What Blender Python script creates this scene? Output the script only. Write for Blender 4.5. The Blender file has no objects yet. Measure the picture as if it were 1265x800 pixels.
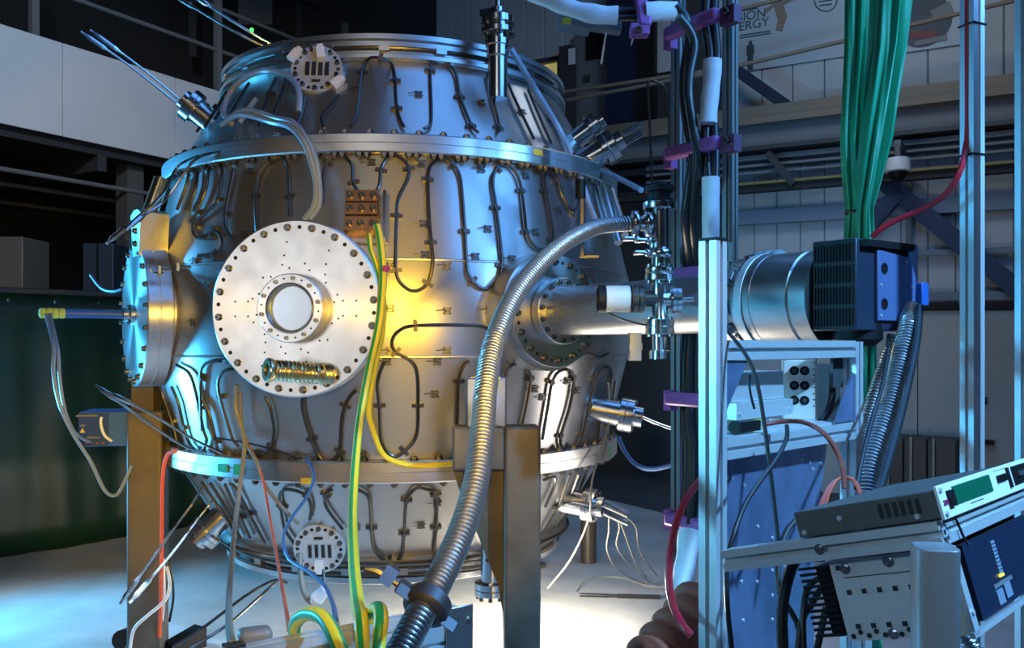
import bpy, math, random
from mathutils import Vector, Matrix
random.seed(7)
R = math.radians
D = bpy.data
SC = bpy.context.scene
COL = SC.collection
# ------------------------------------------------------------------ camera
F = 1080.0; HZ = 424.0; CX = 632.5; EYE = Vector((0, 0, 1.55))
cam_d = D.cameras.new('camera'); cam = D.objects.new('camera', cam_d); COL.objects.link(cam)
cam.location = EYE; cam.rotation_euler = (R(90), 0, 0)
cam_d.sensor_width = 36; cam_d.lens = 36 * F / 1265; cam_d.shift_y = (HZ - 400) / 1265
cam_d.clip_start = 0.05; cam_d.clip_end = 100
SC.camera = cam
# ------------------------------------------------------------------ light
SC.view_settings.view_transform = 'Standard'; SC.view_settings.look = 'None'
SC.view_settings.gamma = 1; SC.view_settings.exposure = 0.0; SC.view_settings.use_curve_mapping = False
w = D.worlds.new('world'); SC.world = w; w.use_nodes = True
w.node_tree.nodes['Background'].inputs[0].default_value = (.55, .68, 1, 1)
w.node_tree.nodes['Background'].inputs[1].default_value = 0.012
def lamp(kind, name, loc, target, energy, col, size=.3, spot=None, blend=.3, spread=180):
    d = D.lights.new(name, kind); o = D.objects.new(name, d); COL.objects.link(o)
    d.energy = energy; d.color = col
    o.location = loc
    o.rotation_euler = (Vector(target) - Vector(loc)).to_track_quat('-Z', 'Y').to_euler()
    if kind == 'AREA': d.shape = 'DISK'; d.size = size; d.spread = R(spread)
    else: d.shadow_soft_size = size
    if spot: d.spot_size = R(spot); d.spot_blend = blend
    return o
lamp('AREA', 'blue_key_lamp', (2.3, 2.3, 4.3), (-.2, 4.1, 2.2), 80, (.10, .38, 1), 2.6)
lamp('AREA', 'blue_overhead_lamp', (.7, 3.5, 5.6), (-.2, 4.1, 2.6), 30, (.12, .38, 1), 2.6)
lamp('SPOT', 'blue_glint_lamp', (3.3, 1.5, 3.0), (.0, 3.9, 2.35), 330, (.14, .42, 1), .08, 20, .5)
lamp('SPOT', 'blue_right_lamp', (3.0, .0, 4.2), (.87, 2.0, 1.42), 1750, (.20, .54, 1), .10, 28, .22)
lamp('SPOT', 'blue_curtain_fill', (3.0, .0, 3.0), (1.4, 3.1, 2.45), 600, (.16, .55, 1), .10, 25, .4)  # extra blue spot, no known fixture, added for the curtain and right post
lamp('SPOT', 'cyan_side_lamp', (-4.0, 4.75, .75), (-1.2, 4.1, 1.0), 480, (.05, .50, 1), .30, 120, .4)
lamp('SPOT', 'cyan_high_lamp', (-4.2, 4.9, 2.45), (-1.4, 4.1, 2.4), 260, (.05, .46, 1), .20, 46, .5)
lamp('SPOT', 'cyan_front_lamp', (-2.9, 1.0, 1.7), (.55, 2.6, 1.45), 330, (.14, .62, 1), .10, 30, .4)
lamp('SPOT', 'console_fill', (-.9, .1, 1.95), (.66, 1.40, 1.18), 34, (.42, .72, 1), .06, 30, .4)  # added pale blue spot, source unseen, brightens the console's left faces
lamp('SPOT', 'left_floor_fill', (-4.3, 4.3, 3.2), (-2.9, 4.1, 0), 300, (.66, .82, 1), .2, 60, .6)  # added cool spot from above left, brightens the floor there
lamp('SPOT', 'amber_lamp', (.02, .2, 1.72), (-.95, 3.9, 1.55), 250, (1, .58, .05), .10, 46, .15)
lamp('SPOT', 'amber_leg_fill', (-.30, .25, 1.6), (-1.85, 4.3, .95), 420, (1, .58, .04), .08, 17, .4)  # extra amber spot added to turn the left leg gold
lamp('SPOT', 'amber_band_fill', (.78, .2, 1.72), (-.88, 3.9, 1.60), 210, (1, .58, .05), .10, 26, .25)  # second amber spot, added to widen the yellow band on the barrel
lamp('AREA', 'front_white_lamp', (-2.8, .5, 1.85), (-.88, 3.5, 1.69), .40, (.97, .98, 1), 1.3, spread=26)
lamp('POINT', 'under_vessel_lamp', (.10, 4.55, .24), (.1, 4.55, 0), 80, (1, .9, .72), .06)
lamp('SPOT', 'warm_side_lamp', (1.5, 4.1, .75), (.2, 4.5, 1.1), 20, (1, .9, .8), .2, 70, .6)
lamp('AREA', 'back_wall_fill', (2.2, 6.0, 5.6), (3.0, 9.6, 1.6), 42, (.70, .85, 1), 1.6)  # added background fill out of view, there to light the back wall
lamp('AREA', 'hall_fill_lamp', (-1.2, -2.2, 4.2), (-.6, 4.5, 1.6), 16, (.92, .95, 1), 2.0)
lamp('SPOT', 'parapet_fill', (-1.6, 2.5, 5.6), (-4.4, 8.4, 4.0), 700, (.72, .85, 1), .3, 50, .6)  # added spot out of view, aimed to brighten the gallery parapet


# ------------------------------------------------------------------ helpers
def P(px, py, d): return Vector(((px - CX) / F * d, d, EYE.z + (HZ - py) / F * d))
ROOT = {}                                            # object name -> world origin of its thing
class MB:
    def __init__(s): s.v = []; s.f = []; s.mi = []; s.cur = 0
    def add(s, vs, fs):
        b = len(s.v); s.v += [Vector(v) for v in vs]
        for f in fs: s.f.append([i + b for i in f]); s.mi.append(s.cur)
        return s
    def slot(s, i): s.cur = i; return s
    def obox(s, c, a, b, d):                         # centre, three half vectors
        c, a, b, d = Vector(c), Vector(a), Vector(b), Vector(d)
        vs = [c + i * a + j * b + k * d for i in (-1, 1) for j in (-1, 1) for k in (-1, 1)]
        fs = [(0, 1, 3, 2), (4, 6, 7, 5), (0, 4, 5, 1), (2, 3, 7, 6), (0, 2, 6, 4), (1, 5, 7, 3)]
        if a.cross(b).dot(d) < 0: fs = [f[::-1] for f in fs]
        return s.add(vs, fs)
    def box(s, c, sx, sy, sz, rz=0):
        ca, sa = math.cos(rz), math.sin(rz)
        return s.obox(c, (ca * sx / 2, sa * sx / 2, 0), (-sa * sy / 2, ca * sy / 2, 0), (0, 0, sz / 2))
    def lathe(s, prof, o, ax, n=24, closed=False):   # prof: (r, h)
        o = Vector(o); ax = Vector(ax).normalized()
        e = ax.orthogonal().normalized() if abs(ax.z) < .999 else Vector((1, 0, 0))
        g = ax.cross(e); vs = []; fs = []; m = len(prof)
        for r, h in prof:
            for k in range(n):
                t = 2 * math.pi * k / n
                vs.append(o + ax * h + (e * math.cos(t) + g * math.sin(t)) * max(r, 1e-5))
        for i in range(m if closed else m - 1):
            a = i * n; b = ((i + 1) % m) * n
            for k in range(n):
                k2 = (k + 1) % n; fs.append((a + k, a + k2, b + k2, b + k))
        if not closed:
            if prof[0][0] > 1e-4: fs.append(tuple(reversed(range(n))))
            if prof[-1][0] > 1e-4: fs.append(tuple((m - 1) * n + k for k in range(n)))
        return s.add(vs, fs)
    def cyl(s, p0, p1, r, r1=None, n=14):
        p0, p1 = Vector(p0), Vector(p1); L = (p1 - p0).length
        return s.lathe([(r, 0), (r if r1 is None else r1, L)], p0, p1 - p0, n)
    def tube(s, pts, r, n=8, cap=True):
        pts = [Vector(p) for p in pts]; m = len(pts)
        rr = r if isinstance(r, (list, tuple)) else [r] * m
        T = [(pts[min(i + 1, m - 1)] - pts[max(i - 1, 0)]).normalized() for i in range(m)]
        e = T[0].orthogonal().normalized(); vs = []; fs = []
        for i in range(m):
            e = (e - T[i] * e.dot(T[i])).normalized(); g = T[i].cross(e)
            for k in range(n):
                t = 2 * math.pi * k / n
                vs.append(pts[i] + (e * math.cos(t) + g * math.sin(t)) * rr[i])
        for i in range(m - 1):
            for k in range(n):
                k2 = (k + 1) % n; a = i * n; b = a + n
                fs.append((a + k, a + k2, b + k2, b + k))
        if cap: fs.append(tuple(reversed(range(n)))); fs.append(tuple((m - 1) * n + k for k in range(n)))
        return s.add(vs, fs)
    def prism(s, poly, o, ax, ay, dv):               # polygon in plane (ax, ay) swept by dv
        o, ax, ay, dv = Vector(o), Vector(ax), Vector(ay), Vector(dv); n = len(poly)
        a = [o + ax * x + ay * y for x, y in poly]
        fs = [tuple(range(n)), tuple(reversed(range(n, 2 * n)))] + [(i, i + n, (i + 1) % n + n, (i + 1) % n) for i in range(n)]
        if ax.cross(ay).dot(dv) > 0: fs = [f[::-1] for f in fs]
        return s.add(a + [p + dv for p in a], fs)
    def ball(s, c, r, sq=(1, 1, 1), n=12):
        c = Vector(c); vs = []; fs = []; m = n // 2
        for i in range(m + 1):
            p = math.pi * i / m
            for k in range(n):
                t = 2 * math.pi * k / n
                vs.append(c + Vector((math.sin(p) * math.cos(t) * sq[0], math.sin(p) * math.sin(t) * sq[1], math.cos(p) * sq[2])) * r)
        for i in range(m):
            for k in range(n):
                k2 = (k + 1) % n; fs.append((i * n + k, (i + 1) * n + k, (i + 1) * n + k2, i * n + k2))
        return s.add(vs, fs)
    def mesh(s, name, mats, off=Vector((0, 0, 0)), ang=35):
        me = D.meshes.new(name)
        me.from_pydata([v - off for v in s.v], [], s.f)
        for m in (mats if isinstance(mats, (list, tuple)) else [mats]): me.materials.append(m)
        if max(s.mi or [0]): me.polygons.foreach_set('material_index', s.mi)
        me.polygons.foreach_set('use_smooth', [True] * len(me.polygons))
        me.update(); me.set_sharp_from_angle(angle=R(ang))
        return me
    def build(s, name, mats, parent=None, bev=0, ang=35):
        if parent is None:
            lo = [min(v[i] for v in s.v) for i in range(3)]; hi = [max(v[i] for v in s.v) for i in range(3)]
            off = Vector(((lo[0] + hi[0]) / 2, (lo[1] + hi[1]) / 2, lo[2]))
        else: off = ROOT[parent.name]
        o = D.objects.new(name, s.mesh(name, mats, off, ang)); COL.objects.link(o)
        if parent is None: o.location = off
        else:
            o.parent = parent
            if parent.name in LOCALM: o.matrix_local = LOCALM[parent.name].inverted() @ Matrix.Translation(off)
        ROOT[o.name] = off
        if bev:
            b = o.modifiers.new('bevel', 'BEVEL'); b.width = bev; b.segments = 2; b.limit_method = 'ANGLE'; b.angle_limit = R(40)
        return o
def frame(o, z, x=None):                             # matrix with local z along z
    z = Vector(z).normalized()
    x = Vector(x) if x is not None else (Vector((0, 0, 1)).cross(z) if abs(z.z) < .99 else Vector((1, 0, 0)))
    x = (x - z * x.dot(z)).normalized(); y = z.cross(x)
    return Matrix(((x.x, y.x, z.x, o[0]), (x.y, y.y, z.y, o[1]), (x.z, y.z, z.z, o[2]), (0, 0, 0, 1)))
def inst(name, me, M, parent):                       # shared-mesh part placed by a world matrix
    o = D.objects.new(name, me); COL.objects.link(o)
    if parent is None: o.matrix_world = M; ROOT[o.name] = M.to_translation()
    else:
        o.parent = parent; ROOT[o.name] = ROOT[parent.name]
        pw = Matrix.Translation(ROOT[parent.name])
        if parent.name in LOCALM: pw = LOCALM[parent.name]
        o.matrix_local = pw.inverted() @ M
    return o
LOCALM = {}
def placed(name, mb, mats, M, parent, ang=35):       # a part modelled in its own frame
    o = inst(name, mb.mesh(name, mats, Vector((0, 0, 0)), ang), M, parent); LOCALM[o.name] = M
    return o
def tag(o, label, cat, group=None, kind=None):
    o['label'] = label; o['category'] = cat
    if group: o['group'] = group
    if kind: o['kind'] = kind
    return o
def thing(name, loc, label, cat, group=None):
    o = D.objects.new(name, None); COL.objects.link(o); o.location = loc; o.empty_display_size = .1
    ROOT[o.name] = Vector(loc); return tag(o, label, cat, group)
def struct(o): o['kind'] = 'structure'; return o
def spline(pts, k=8):
    pts = [Vector(p) for p in pts]
    if len(pts) < 3: return pts
    out = []; q = [pts[0] * 2 - pts[1]] + pts + [pts[-1] * 2 - pts[-2]]
    for i in range(1, len(q) - 2):
        a, b, c, d = q[i - 1:i + 3]
        for j in range(k):
            t = j / k
            out.append(.5 * ((2 * b) + (c - a) * t + (2 * a - 5 * b + 4 * c - d) * t * t + (3 * b - a - 3 * c + d) * t ** 3))
    out.append(pts[-1]); return out
def resample(pts, step):
    out = [pts[0]]; acc = 0
    for a, b in zip(pts, pts[1:]):
        L = (b - a).length; t = step - acc
        while t <= L: out.append(a.lerp(b, t / L)); t += step
        acc = L - (t - step)
    return out
# ------------------------------------------------------------------ materials
def mat(name, col, rough=.5, metal=0, var=0, scale=8, bump=0, aniso=None, arot=0, col2=None, emit=0, spec=None, stretch=None, trans=0):
    m = D.materials.new(name); m.use_nodes = True; nt = m.node_tree; N = nt.nodes; L = nt.links
    b = N['Principled BSDF']; b.inputs['Base Color'].default_value = (*col, 1)
    b.inputs['Roughness'].default_value = rough; b.inputs['Metallic'].default_value = metal
    if spec is not None: b.inputs['Specular IOR Level'].default_value = spec
    if trans: b.inputs['Transmission Weight'].default_value = trans
    if emit: b.inputs['Emission Color'].default_value = (*col, 1); b.inputs['Emission Strength'].default_value = emit
    if var or bump:
        tc = N.new('ShaderNodeTexCoord'); mp = N.new('ShaderNodeMapping'); L.new(tc.outputs['Object'], mp.inputs[0])
        if stretch: mp.inputs['Scale'].default_value = stretch
        n = N.new('ShaderNodeTexNoise'); n.inputs['Scale'].default_value = scale; n.inputs['Detail'].default_value = 6
        L.new(mp.outputs[0], n.inputs['Vector'])
        if var:
            r = N.new('ShaderNodeMix'); r.data_type = 'RGBA'
            c2 = col2 or tuple(c * (1 - var) for c in col)
            r.inputs[6].default_value = (*col, 1); r.inputs[7].default_value = (*c2, 1)
            cr = N.new('ShaderNodeMapRange'); cr.inputs[1].default_value = .38; cr.inputs[2].default_value = .66
            L.new(n.outputs[0], cr.inputs[0]); L.new(cr.outputs[0], r.inputs[0]); L.new(r.outputs[2], b.inputs['Base Color'])
            rr = N.new('ShaderNodeMapRange'); rr.inputs[3].default_value = max(.05, rough - .06); rr.inputs[4].default_value = min(1, rough + .06)
            L.new(n.outputs[0], rr.inputs[0]); L.new(rr.outputs[0], b.inputs['Roughness'])
        if bump:
            bp = N.new('ShaderNodeBump'); bp.inputs['Strength'].default_value = bump; bp.inputs['Distance'].default_value = .01
            L.new(n.outputs[0], bp.inputs['Height']); L.new(bp.outputs[0], b.inputs['Normal'])
    if aniso:
        t = N.new('ShaderNodeTangent'); t.direction_type = 'RADIAL'; t.axis = 'Z'
        L.new(t.outputs[0], b.inputs['Tangent']); b.inputs['Anisotropic'].default_value = aniso; b.inputs['Anisotropic Rotation'].default_value = arot
    return m
M = {}
M['shell'] = mat('bead_blasted_steel', (.58, .575, .57), .33, .93, .12, 3, aniso=.55, arot=.25)
M['ring'] = mat('turned_steel_ring', (.66, .66, .66), .33, 1, .06, 14, aniso=.55, stretch=(1, 1, 14))
M['turned'] = mat('turned_steel_face', (.80, .79, .78), .34, .92, .05, 12, aniso=.75, arot=.25)
M['steel'] = mat('polished_steel', (.62, .63, .65), .2, 1, .08, 20)
M['satin'] = mat('satin_steel', (.6, .6, .6), .32, 1, .1, 15)
M['tube'] = mat('heater_sheath', (.11, .10, .09), .33, .9)
M['clip'] = mat('dark_clip', (.10, .10, .11), .45, .8)
M['pad'] = mat('spring_steel', (.16, .155, .15), .4, .9)
M['bolt'] = mat('bolt_steel', (.20, .185, .165), .3, 1)
M['hole'] = mat('dark_hole', (.012, .012, .013), .7)
M['black'] = mat('black_plastic', (.008, .008, .009), .5, spec=.25)
M['rubber'] = mat('black_cable_sheath', (.016, .016, .018), .38)
M['alu'] = mat('anodised_aluminium', (.66, .68, .70), .42, .55, .05, 30)
M['alud'] = mat('grey_anodised_aluminium', (.22, .22, .22), .45, .5)
M['slot'] = mat('profile_slot_dark', (.06, .06, .07), .6, .3)
M['white'] = mat('white_plastic', (.78, .79, .80), .45)
M['wrap'] = mat('white_cable_wrap', (.80, .81, .83), .55, 0, .1, 20)
M['purple'] = mat('purple_plastic', (.34, .095, .31), .45)
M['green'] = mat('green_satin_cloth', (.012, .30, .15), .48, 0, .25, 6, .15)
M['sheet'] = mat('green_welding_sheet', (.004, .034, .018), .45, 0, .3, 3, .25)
M['copper'] = mat('copper_bar', (.62, .33, .16), .3, 1, .15, 20)
M['brown'] = mat('bare_steel_box', (.145, .12, .09), .5, .25, .35, 5)
M['bluelitplate'] = mat('steel_plate_blue_light_tint', (.30, .39, .64), .42, .75, .35, 7)  # steel with reflected blue light mixed into its base colour
M['bluebox'] = mat('blue_enamel', (.03, .12, .42), .4)
M['cream'] = mat('cream_wall_box', (.60, .58, .52), .5)
M['orange'] = mat('orange_cable', (.70, .10, .03), .45)
M['red'] = mat('red_hose', (.45, .015, .03), .3)
M['grey'] = mat('grey_cable', (.20, .19, .16), .45)
M['clear'] = mat('pale_tube', (.22, .28, .36), .25)
M['yellow'] = mat('yellow_cable', (.72, .60, .03), .4)
M['gn'] = mat('green_cable', (.015, .33, .12), .38)
M['bluec'] = mat('blue_cable', (.05, .14, .35), .4)
M['darkgrey'] = mat('dark_grey_paint', (.045, .047, .05), .5)
M['grey1'] = mat('mid_grey_paint', (.16, .165, .17), .5)
M['panelgrey'] = mat('instrument_grey', (.10, .10, .095), .45)
M['sticker'] = mat('yellow_sticker', (.75, .55, .05), .5)
M['tape'] = mat('green_tape', (.01, .28, .16), .45)
M['bellows'] = mat('bellows_steel', (.44, .435, .43), .38, 1)
M['brassy'] = mat('braided_steel', (.74, .62, .36), .25, 1)
M['lens'] = mat('frosted_window', (.50, .60, .74), .32, .75)
M['lcd'] = mat('green_lcd', (.004, .12, .06), .25)
M['rust'] = mat('brown_cloth_hose', (.34, .085, .045), .75, 0, .3, 8, .3)
M['wall'] = mat('wall_cladding', (.46, .48, .50), .6, 0, .12, 2)
M['wallw'] = mat('white_parapet_sheet', (.72, .73, .74), .45, 0, .06, 1.5)
M['beige'] = mat('beige_flange', (.21, .165, .12), .6)
M['girder'] = mat('grey_girder', (.17, .17, .18), .6)
M['navy'] = mat('navy_paint', (.007, .014, .042), .5)
M['ceil'] = mat('dark_deck', (.03, .03, .032), .8)
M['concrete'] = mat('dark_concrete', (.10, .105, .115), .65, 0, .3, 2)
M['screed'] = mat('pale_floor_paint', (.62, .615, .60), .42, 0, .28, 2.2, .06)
M['poster'] = mat('poster_paper', (.42, .48, .53), .5, 0, .1, 2)
M['ink'] = mat('poster_ink', (.035, .07, .09), .6)
M['tan'] = mat('poster_tan_ink', (.26, .18, .14), .6)
M['cabinet'] = mat('dark_cabinet', (.07, .062, .055), .5)
M['yglow'] = mat('lit_room_wall', (.82, .66, .22), .6, emit=.35)
M['led'] = mat('green_led', (.05, 1, .1), .5, emit=3)
M['yled'] = mat('yellow_led', (.9, .9, .05), .5, emit=2)
# ================================================================== SETTING
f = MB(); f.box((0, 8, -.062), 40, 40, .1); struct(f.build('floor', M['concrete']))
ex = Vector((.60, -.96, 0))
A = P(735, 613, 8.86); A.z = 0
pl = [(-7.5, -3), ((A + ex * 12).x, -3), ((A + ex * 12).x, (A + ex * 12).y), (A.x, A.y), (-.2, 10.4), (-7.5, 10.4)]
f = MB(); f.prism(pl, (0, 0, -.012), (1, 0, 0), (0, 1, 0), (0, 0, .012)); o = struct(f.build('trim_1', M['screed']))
WD = Vector((-.856, .517, 0)).normalized(); WN = Vector((-.517, -.856, 0)).normalized(); W0 = Vector((3.81, 9, 0))
def bw(px, py, off=0):
    kx = (px - CX) / F; q = W0 + WN * off
    d = WN.dot(q) / (WN.x * kx + WN.y); return P(px, py, d)
def wbox(mb, px0, px1, yt, yb, off=0, th=.06, ref=None):   # box on the cladding wall, yt / yb read at ref
    a, b = bw(px0, 400, off), bw(px1, 400, off); ref = px0 if ref is None else ref
    zt, zb = bw(ref, yt, off).z, bw(ref, yb, off).z
    c = (a + b) / 2; c.z = (zt + zb) / 2; c += WN * th / 2
    return mb.obox(c, (b - a) / 2 * Vector((1, 1, 0)).length / math.sqrt(2), WN * th / 2, Vector((0, 0, (zt - zb) / 2)))
def wbar(mb, p, q, off, wd, th):                       # slanted bar on the wall between two pixels
    a, b = bw(*p, off), bw(*q, off); u = (b - a); n = u.normalized().cross(WN).normalized()
    return mb.obox((a + b) / 2 + WN * th / 2, u / 2, n * wd / 2, WN * th / 2)
wb = MB(); a = bw(1500, 424); b = bw(180, 424)
c = (a + b) / 2; c.z = 3.5; wb.obox(c - WN * .1, (b - a) / 2 * 1.0, WN * .1, (0, 0, 3.6))
wall = struct(wb.build('wall_back', M['darkgrey']))
# cladding sheets of the wall, one part each
def sheets(px0, px1, yt, yb, ref, step, m, off=.01):
    a, b = bw(px0, 400, off), bw(px1, 400, off); u = (b - a); n = max(1, int(u.length / step)); u = u / n
    zt, zb = bw(ref, yt, off).z, bw(ref, yb, off).z
    for i in range(n):
        cc = a + u * (i + .5); cc.z = (zt + zb) / 2
        mb = MB(); mb.obox(cc + WN * .015, u * .492, WN * .015, (0, 0, (zt - zb) / 2)); mb.build('cladding_sheet', m, wall, bev=.012)
sheets(1290, 905, 205, 400, 912, .24, M['wall'])
sheets(1290, 905, -40, 145, 912, .30, M['wall'])
sheets(830, 540, -80, 100, 760, .26, M['wall'])
sheets(765, 700, 105, 230, 760, .26, M['wall'])
# girder, trays, rails
g = MB(); wbox(g, 1500, 690, 140, 157, .28, .16, 912); o = struct(g.build('trim_2', M['beige']))
g2 = MB(); wbox(g2, 1500, 690, 150, 158, .44, .05, 912); g2.build('flange', M['beige'], o)
g2 = MB(); wbox(g2, 1500, 690, 158, 189, .26, .1, 912); g2.build('web', M['girder'], o)
g2 = MB(); wbox(g2, 1500, 690, 189, 194, .24, .22, 912); g2.build('lower_flange', M['darkgrey'], o)
g = MB()
for yt, yb, off in ((196, 202, .30), (207, 210, .34), (216, 219, .34)): wbox(g, 1290, 800, yt, yb, off, .05, 912)
o = struct(g.build('trim_3', M['girder']))
g = MB(); wbox(g, 1290, 700, 199, 207, .2, .1, 912); g.build('tray_side', M['darkgrey'], o)
g = MB(); wbox(g, 1290, 700, 233, 241, .3, .12, 912); wbox(g, 1290, 700, 228, 231, .34, .05, 912); g.build('tray', M['ceil'], o)
g = MB(); wbar(g, (950, 190), (982, 228), .4, .07, .08); g.build('tray_bracket', M['darkgrey'], o)
g = MB(); wbox(g, 1290, 905, 229, 232, .42, .05, 912); g.build('yellow_pipe', mat('dull_yellow', (.25, .2, .06), .5), o)
g = MB(); wbox(g, 1300, 905, 264, 281, .06, .1, 912); struct(g.build('trim_4', mat('blue_grey_rail', (.17, .22, .29), .5)))
g = MB(); wbar(g, (1080, 215), (1300, 392), .14, .17, .1); wbar(g, (1112, 238), (1062, 292), .16, .15, .1); struct(g.build('trim_5', mat('blue_brace_paint', (.013, .034, .09), .5)))
g = MB(); wbar(g, (900, 80), (972, 131), .3, .115, .08); struct(g.build('trim_6', M['navy']))
g = MB()
for p, q in (((1260, 378), (905, 352)),): pass
wbox(g, 1300, 1100, 362, 372, .1, .08, 1140); wbox(g, 1300, 1100, 310, 317, .1, .06, 1140); struct(g.build('trim_7', mat('blue_grey_channel', (.16, .2, .25), .5)))
g = MB(); wbox(g, 1300, 1080, 377, 383, .1, .05, 1140); struct(g.build('trim_8', M['black']))
g = MB(); wbox(g, 1127, 1120, 215, 385, .1, .06, 1125); struct(g.build('trim_9', M['grey1']))
# lower lining panels and door
for i, (p0, p1, m) in enumerate(((1215, 1135, 'wallg'), (1134, 1075, 'wallg'), (1074, 1010, 'wallg'), (1009, 905, 'wallg'))):
    M.setdefault('wallg', mat('grey_lining_panel', (.42, .43, .42), .5, 0, .1, 1))
    mb = MB(); wbox(mb, p0, p1, 384, 620, .05, .05, 1140); mb.build('lining_panel', M['wallg'], wall, bev=.004)
dr = MB(); wbox(dr, 1290, 1216, 384, 720, .06, .06, 1220); door = struct(dr.build('door_1', mat('grey_door', (.30, .31, .31), .45)))
mb = MB(); wbox(mb, 1228, 1216, 543, 549, .13, .04, 1220); mb.build('door_handle', M['black'], door)
mb = MB(); wbox(mb, 1219, 1215, 490, 499, .12, .04, 1220); mb.build('door_lock', M['black'], door)
# handrails
h = MB()
for p, q in (((905, 83), (1290, -8)), ((905, 14), (1030, -18)), ((640, 122), (905, 83)), ((700, 124), (905, 85))): h.tube([bw(*p, .9), bw(*q, .9)], .022, 8)
o = struct(h.build('trim_10', M['beige']))
# posters
pp = MB(); wbox(pp, 1045, 880, -25, 90, .06, .012, 912); pos = tag(pp.build('wall_poster', M['poster']), 'pale blue energy poster with dark lettering and falling figure on cladding wall', 'poster')
def text(name, s, size, M4, m, parent, ext=.0008):
    cu = D.curves.new(name, 'FONT'); cu.body = s; cu.size = size; cu.extrude = ext
    t = D.objects.new(name, cu); COL.objects.link(t); bpy.context.view_layer.update()
    me = D.meshes.new_from_object(t.evaluated_get(bpy.context.evaluated_depsgraph_get())); D.objects.remove(t)
    me.materials.clear(); me.materials.append(m)
    return inst(name, me, M4, parent)
def wallframe(px, py, off):
    return frame(bw(px, py, off), WN, -WD)
text('lettering', 'FUSION', .138, wallframe(893, 30.5, .078), M['ink'], pos)
text('lettering', 'ENERGY', .138, wallframe(893, 42, .078), M['ink'], pos)
fm = MB()
for (x, y, wd, ht) in ((927, 53, 2.2, 5), (927, 61.5, 4.6, 12), (927, 77, 3.4, 20)):
    wbox(fm, x + wd, x - wd, y - ht / 2, y + ht / 2, .075, .004, x)
fm.build('printed_figure', M['ink'], pos)
fm = MB(); wbar(fm, (960, 0), (967, 24), .075, .1, .004); wbar(fm, (967, 22), (962, 38), .0752, .08, .004); wbar(fm, (958, 4), (945, 15), .0754, .04, .004); wbar(fm, (964, 6), (982, -3), .0756, .04, .004)
fm.build('printed_figure', M['tan'], pos)
lg = MB()
for k in range(28):
    t = 2 * math.pi * k / 28; t2 = 2 * math.pi * (k + 1) / 28
    wbar(lg, (1020 + 14 * math.cos(t), 0 + 14 * math.sin(t)), (1020 + 14 * math.cos(t2), 0 + 14 * math.sin(t2)), .075, .012, .004)
for yy in (-4, 1, 6): wbar(lg, (1012, yy + 1), (1028, yy - 1), .075, .012, .004)
lg.build('printed_seal', M['ink'], pos)
for yy in (14, 44, 47):
    ln = MB(); wbar(ln, (914, yy), (936 if yy < 20 else 952, yy - (4 if yy < 20 else 6)), .075, .012, .004); ln.build('printed_line', M['ink'], pos)
pp = MB(); wbox(pp, 1205, 1105, -25, 62, .06, .012, 1140); pos2 = tag(pp.build('wall_poster', M['poster']), 'poster printed with dark round machine behind green curtain', 'poster')
fm = MB(); c0 = bw(1141, 26, .075); fm.lathe([(.26, 0), (.26, .004)], c0, WN, 24); fm.build('printed_machine', mat('machine_ink', (.07, .08, .10), .6), pos2)
fm = MB(); wbar(fm, (1124, 43), (1158, 43), .081, .08, .003); fm.build('printed_band', mat('machine_red_ink', (.2, .05, .06), .6), pos2)
for a_, b_, w_ in (((1152, 20), (1176, 8), .12), ((1130, 54), (1170, 46), .05)):
    fm = MB(); wbar(fm, a_, b_, .0815, w_, .003); fm.build('printed_pipe', M['grey1'], pos2)
# gallery door, blue column, lit window right of the vessel
g = MB(); wbox(g, 788, 758, -60, 172, .2, .2, 770); struct(g.build('trim_11', M['navy']))
g = MB(); wbox(g, 812, 790, -60, 200, .12, .1, 800); struct(g.build('trim_12', M['black']))
g = MB(); wbox(g, 712, 697, 60, 200, .2, .14, 705); struct(g.build('trim_13', M['darkgrey']))
g = MB(); wbox(g, 760, 712, 40, 200, .08, .06, 735); d2 = struct(g.build('door_2', M['grey1']))
g = MB(); wbox(g, 746, 725, 38, 73, .15, .02, 735); g.build('door_pane', M['black'], d2)
g = MB(); wbox(g, 729, 722, 93, 101, .15, .02, 725); g.build('notice', M['darkgrey'], d2)
g = MB(); wbox(g, 711, 703, 60, 80, .36, .02, 707); g.build('notice', M['wallw'], d2)
g = MB(); wbox(g, 694, 655, 76, 125, .05, .02, 680); wn = struct(g.build('window_1', M['yglow']))
g = MB(); wbox(g, 697, 692, 70, 128, .06, .08, 695); wbox(g, 697, 640, 70, 76, .06, .08, 695); g.build('window_frame', M['darkgrey'], wn)
# CCTV dome
cc = bw(1109, 206, .75)
t = thing('dome_camera', cc + Vector((0, 0, -.12)), 'small white dome security camera on a bracket beside the green curtain', 'camera')
m = MB(); m.lathe([(.02, .09), (.1, .08), (.115, .03), (.115, -.04), (.09, -.05)], cc, (0, 0, 1), 20); m.build('housing', M['white'], t)
m = MB(); m.lathe([(.09, -.05), (.075, -.1), (.04, -.13), (0, -.138)], cc, (0, 0, 1), 20); m.build('dome', M['black'], t)
m = MB(); m.cyl(cc + Vector((0, 0, .08)), cc + Vector((0, 0, .22)), .03); m.obox(cc + Vector((0, 0, .22)) - WN * .3, WN * .32, WD * .03, (0, 0, .03)); m.build('bracket', M['grey1'], t)
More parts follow.
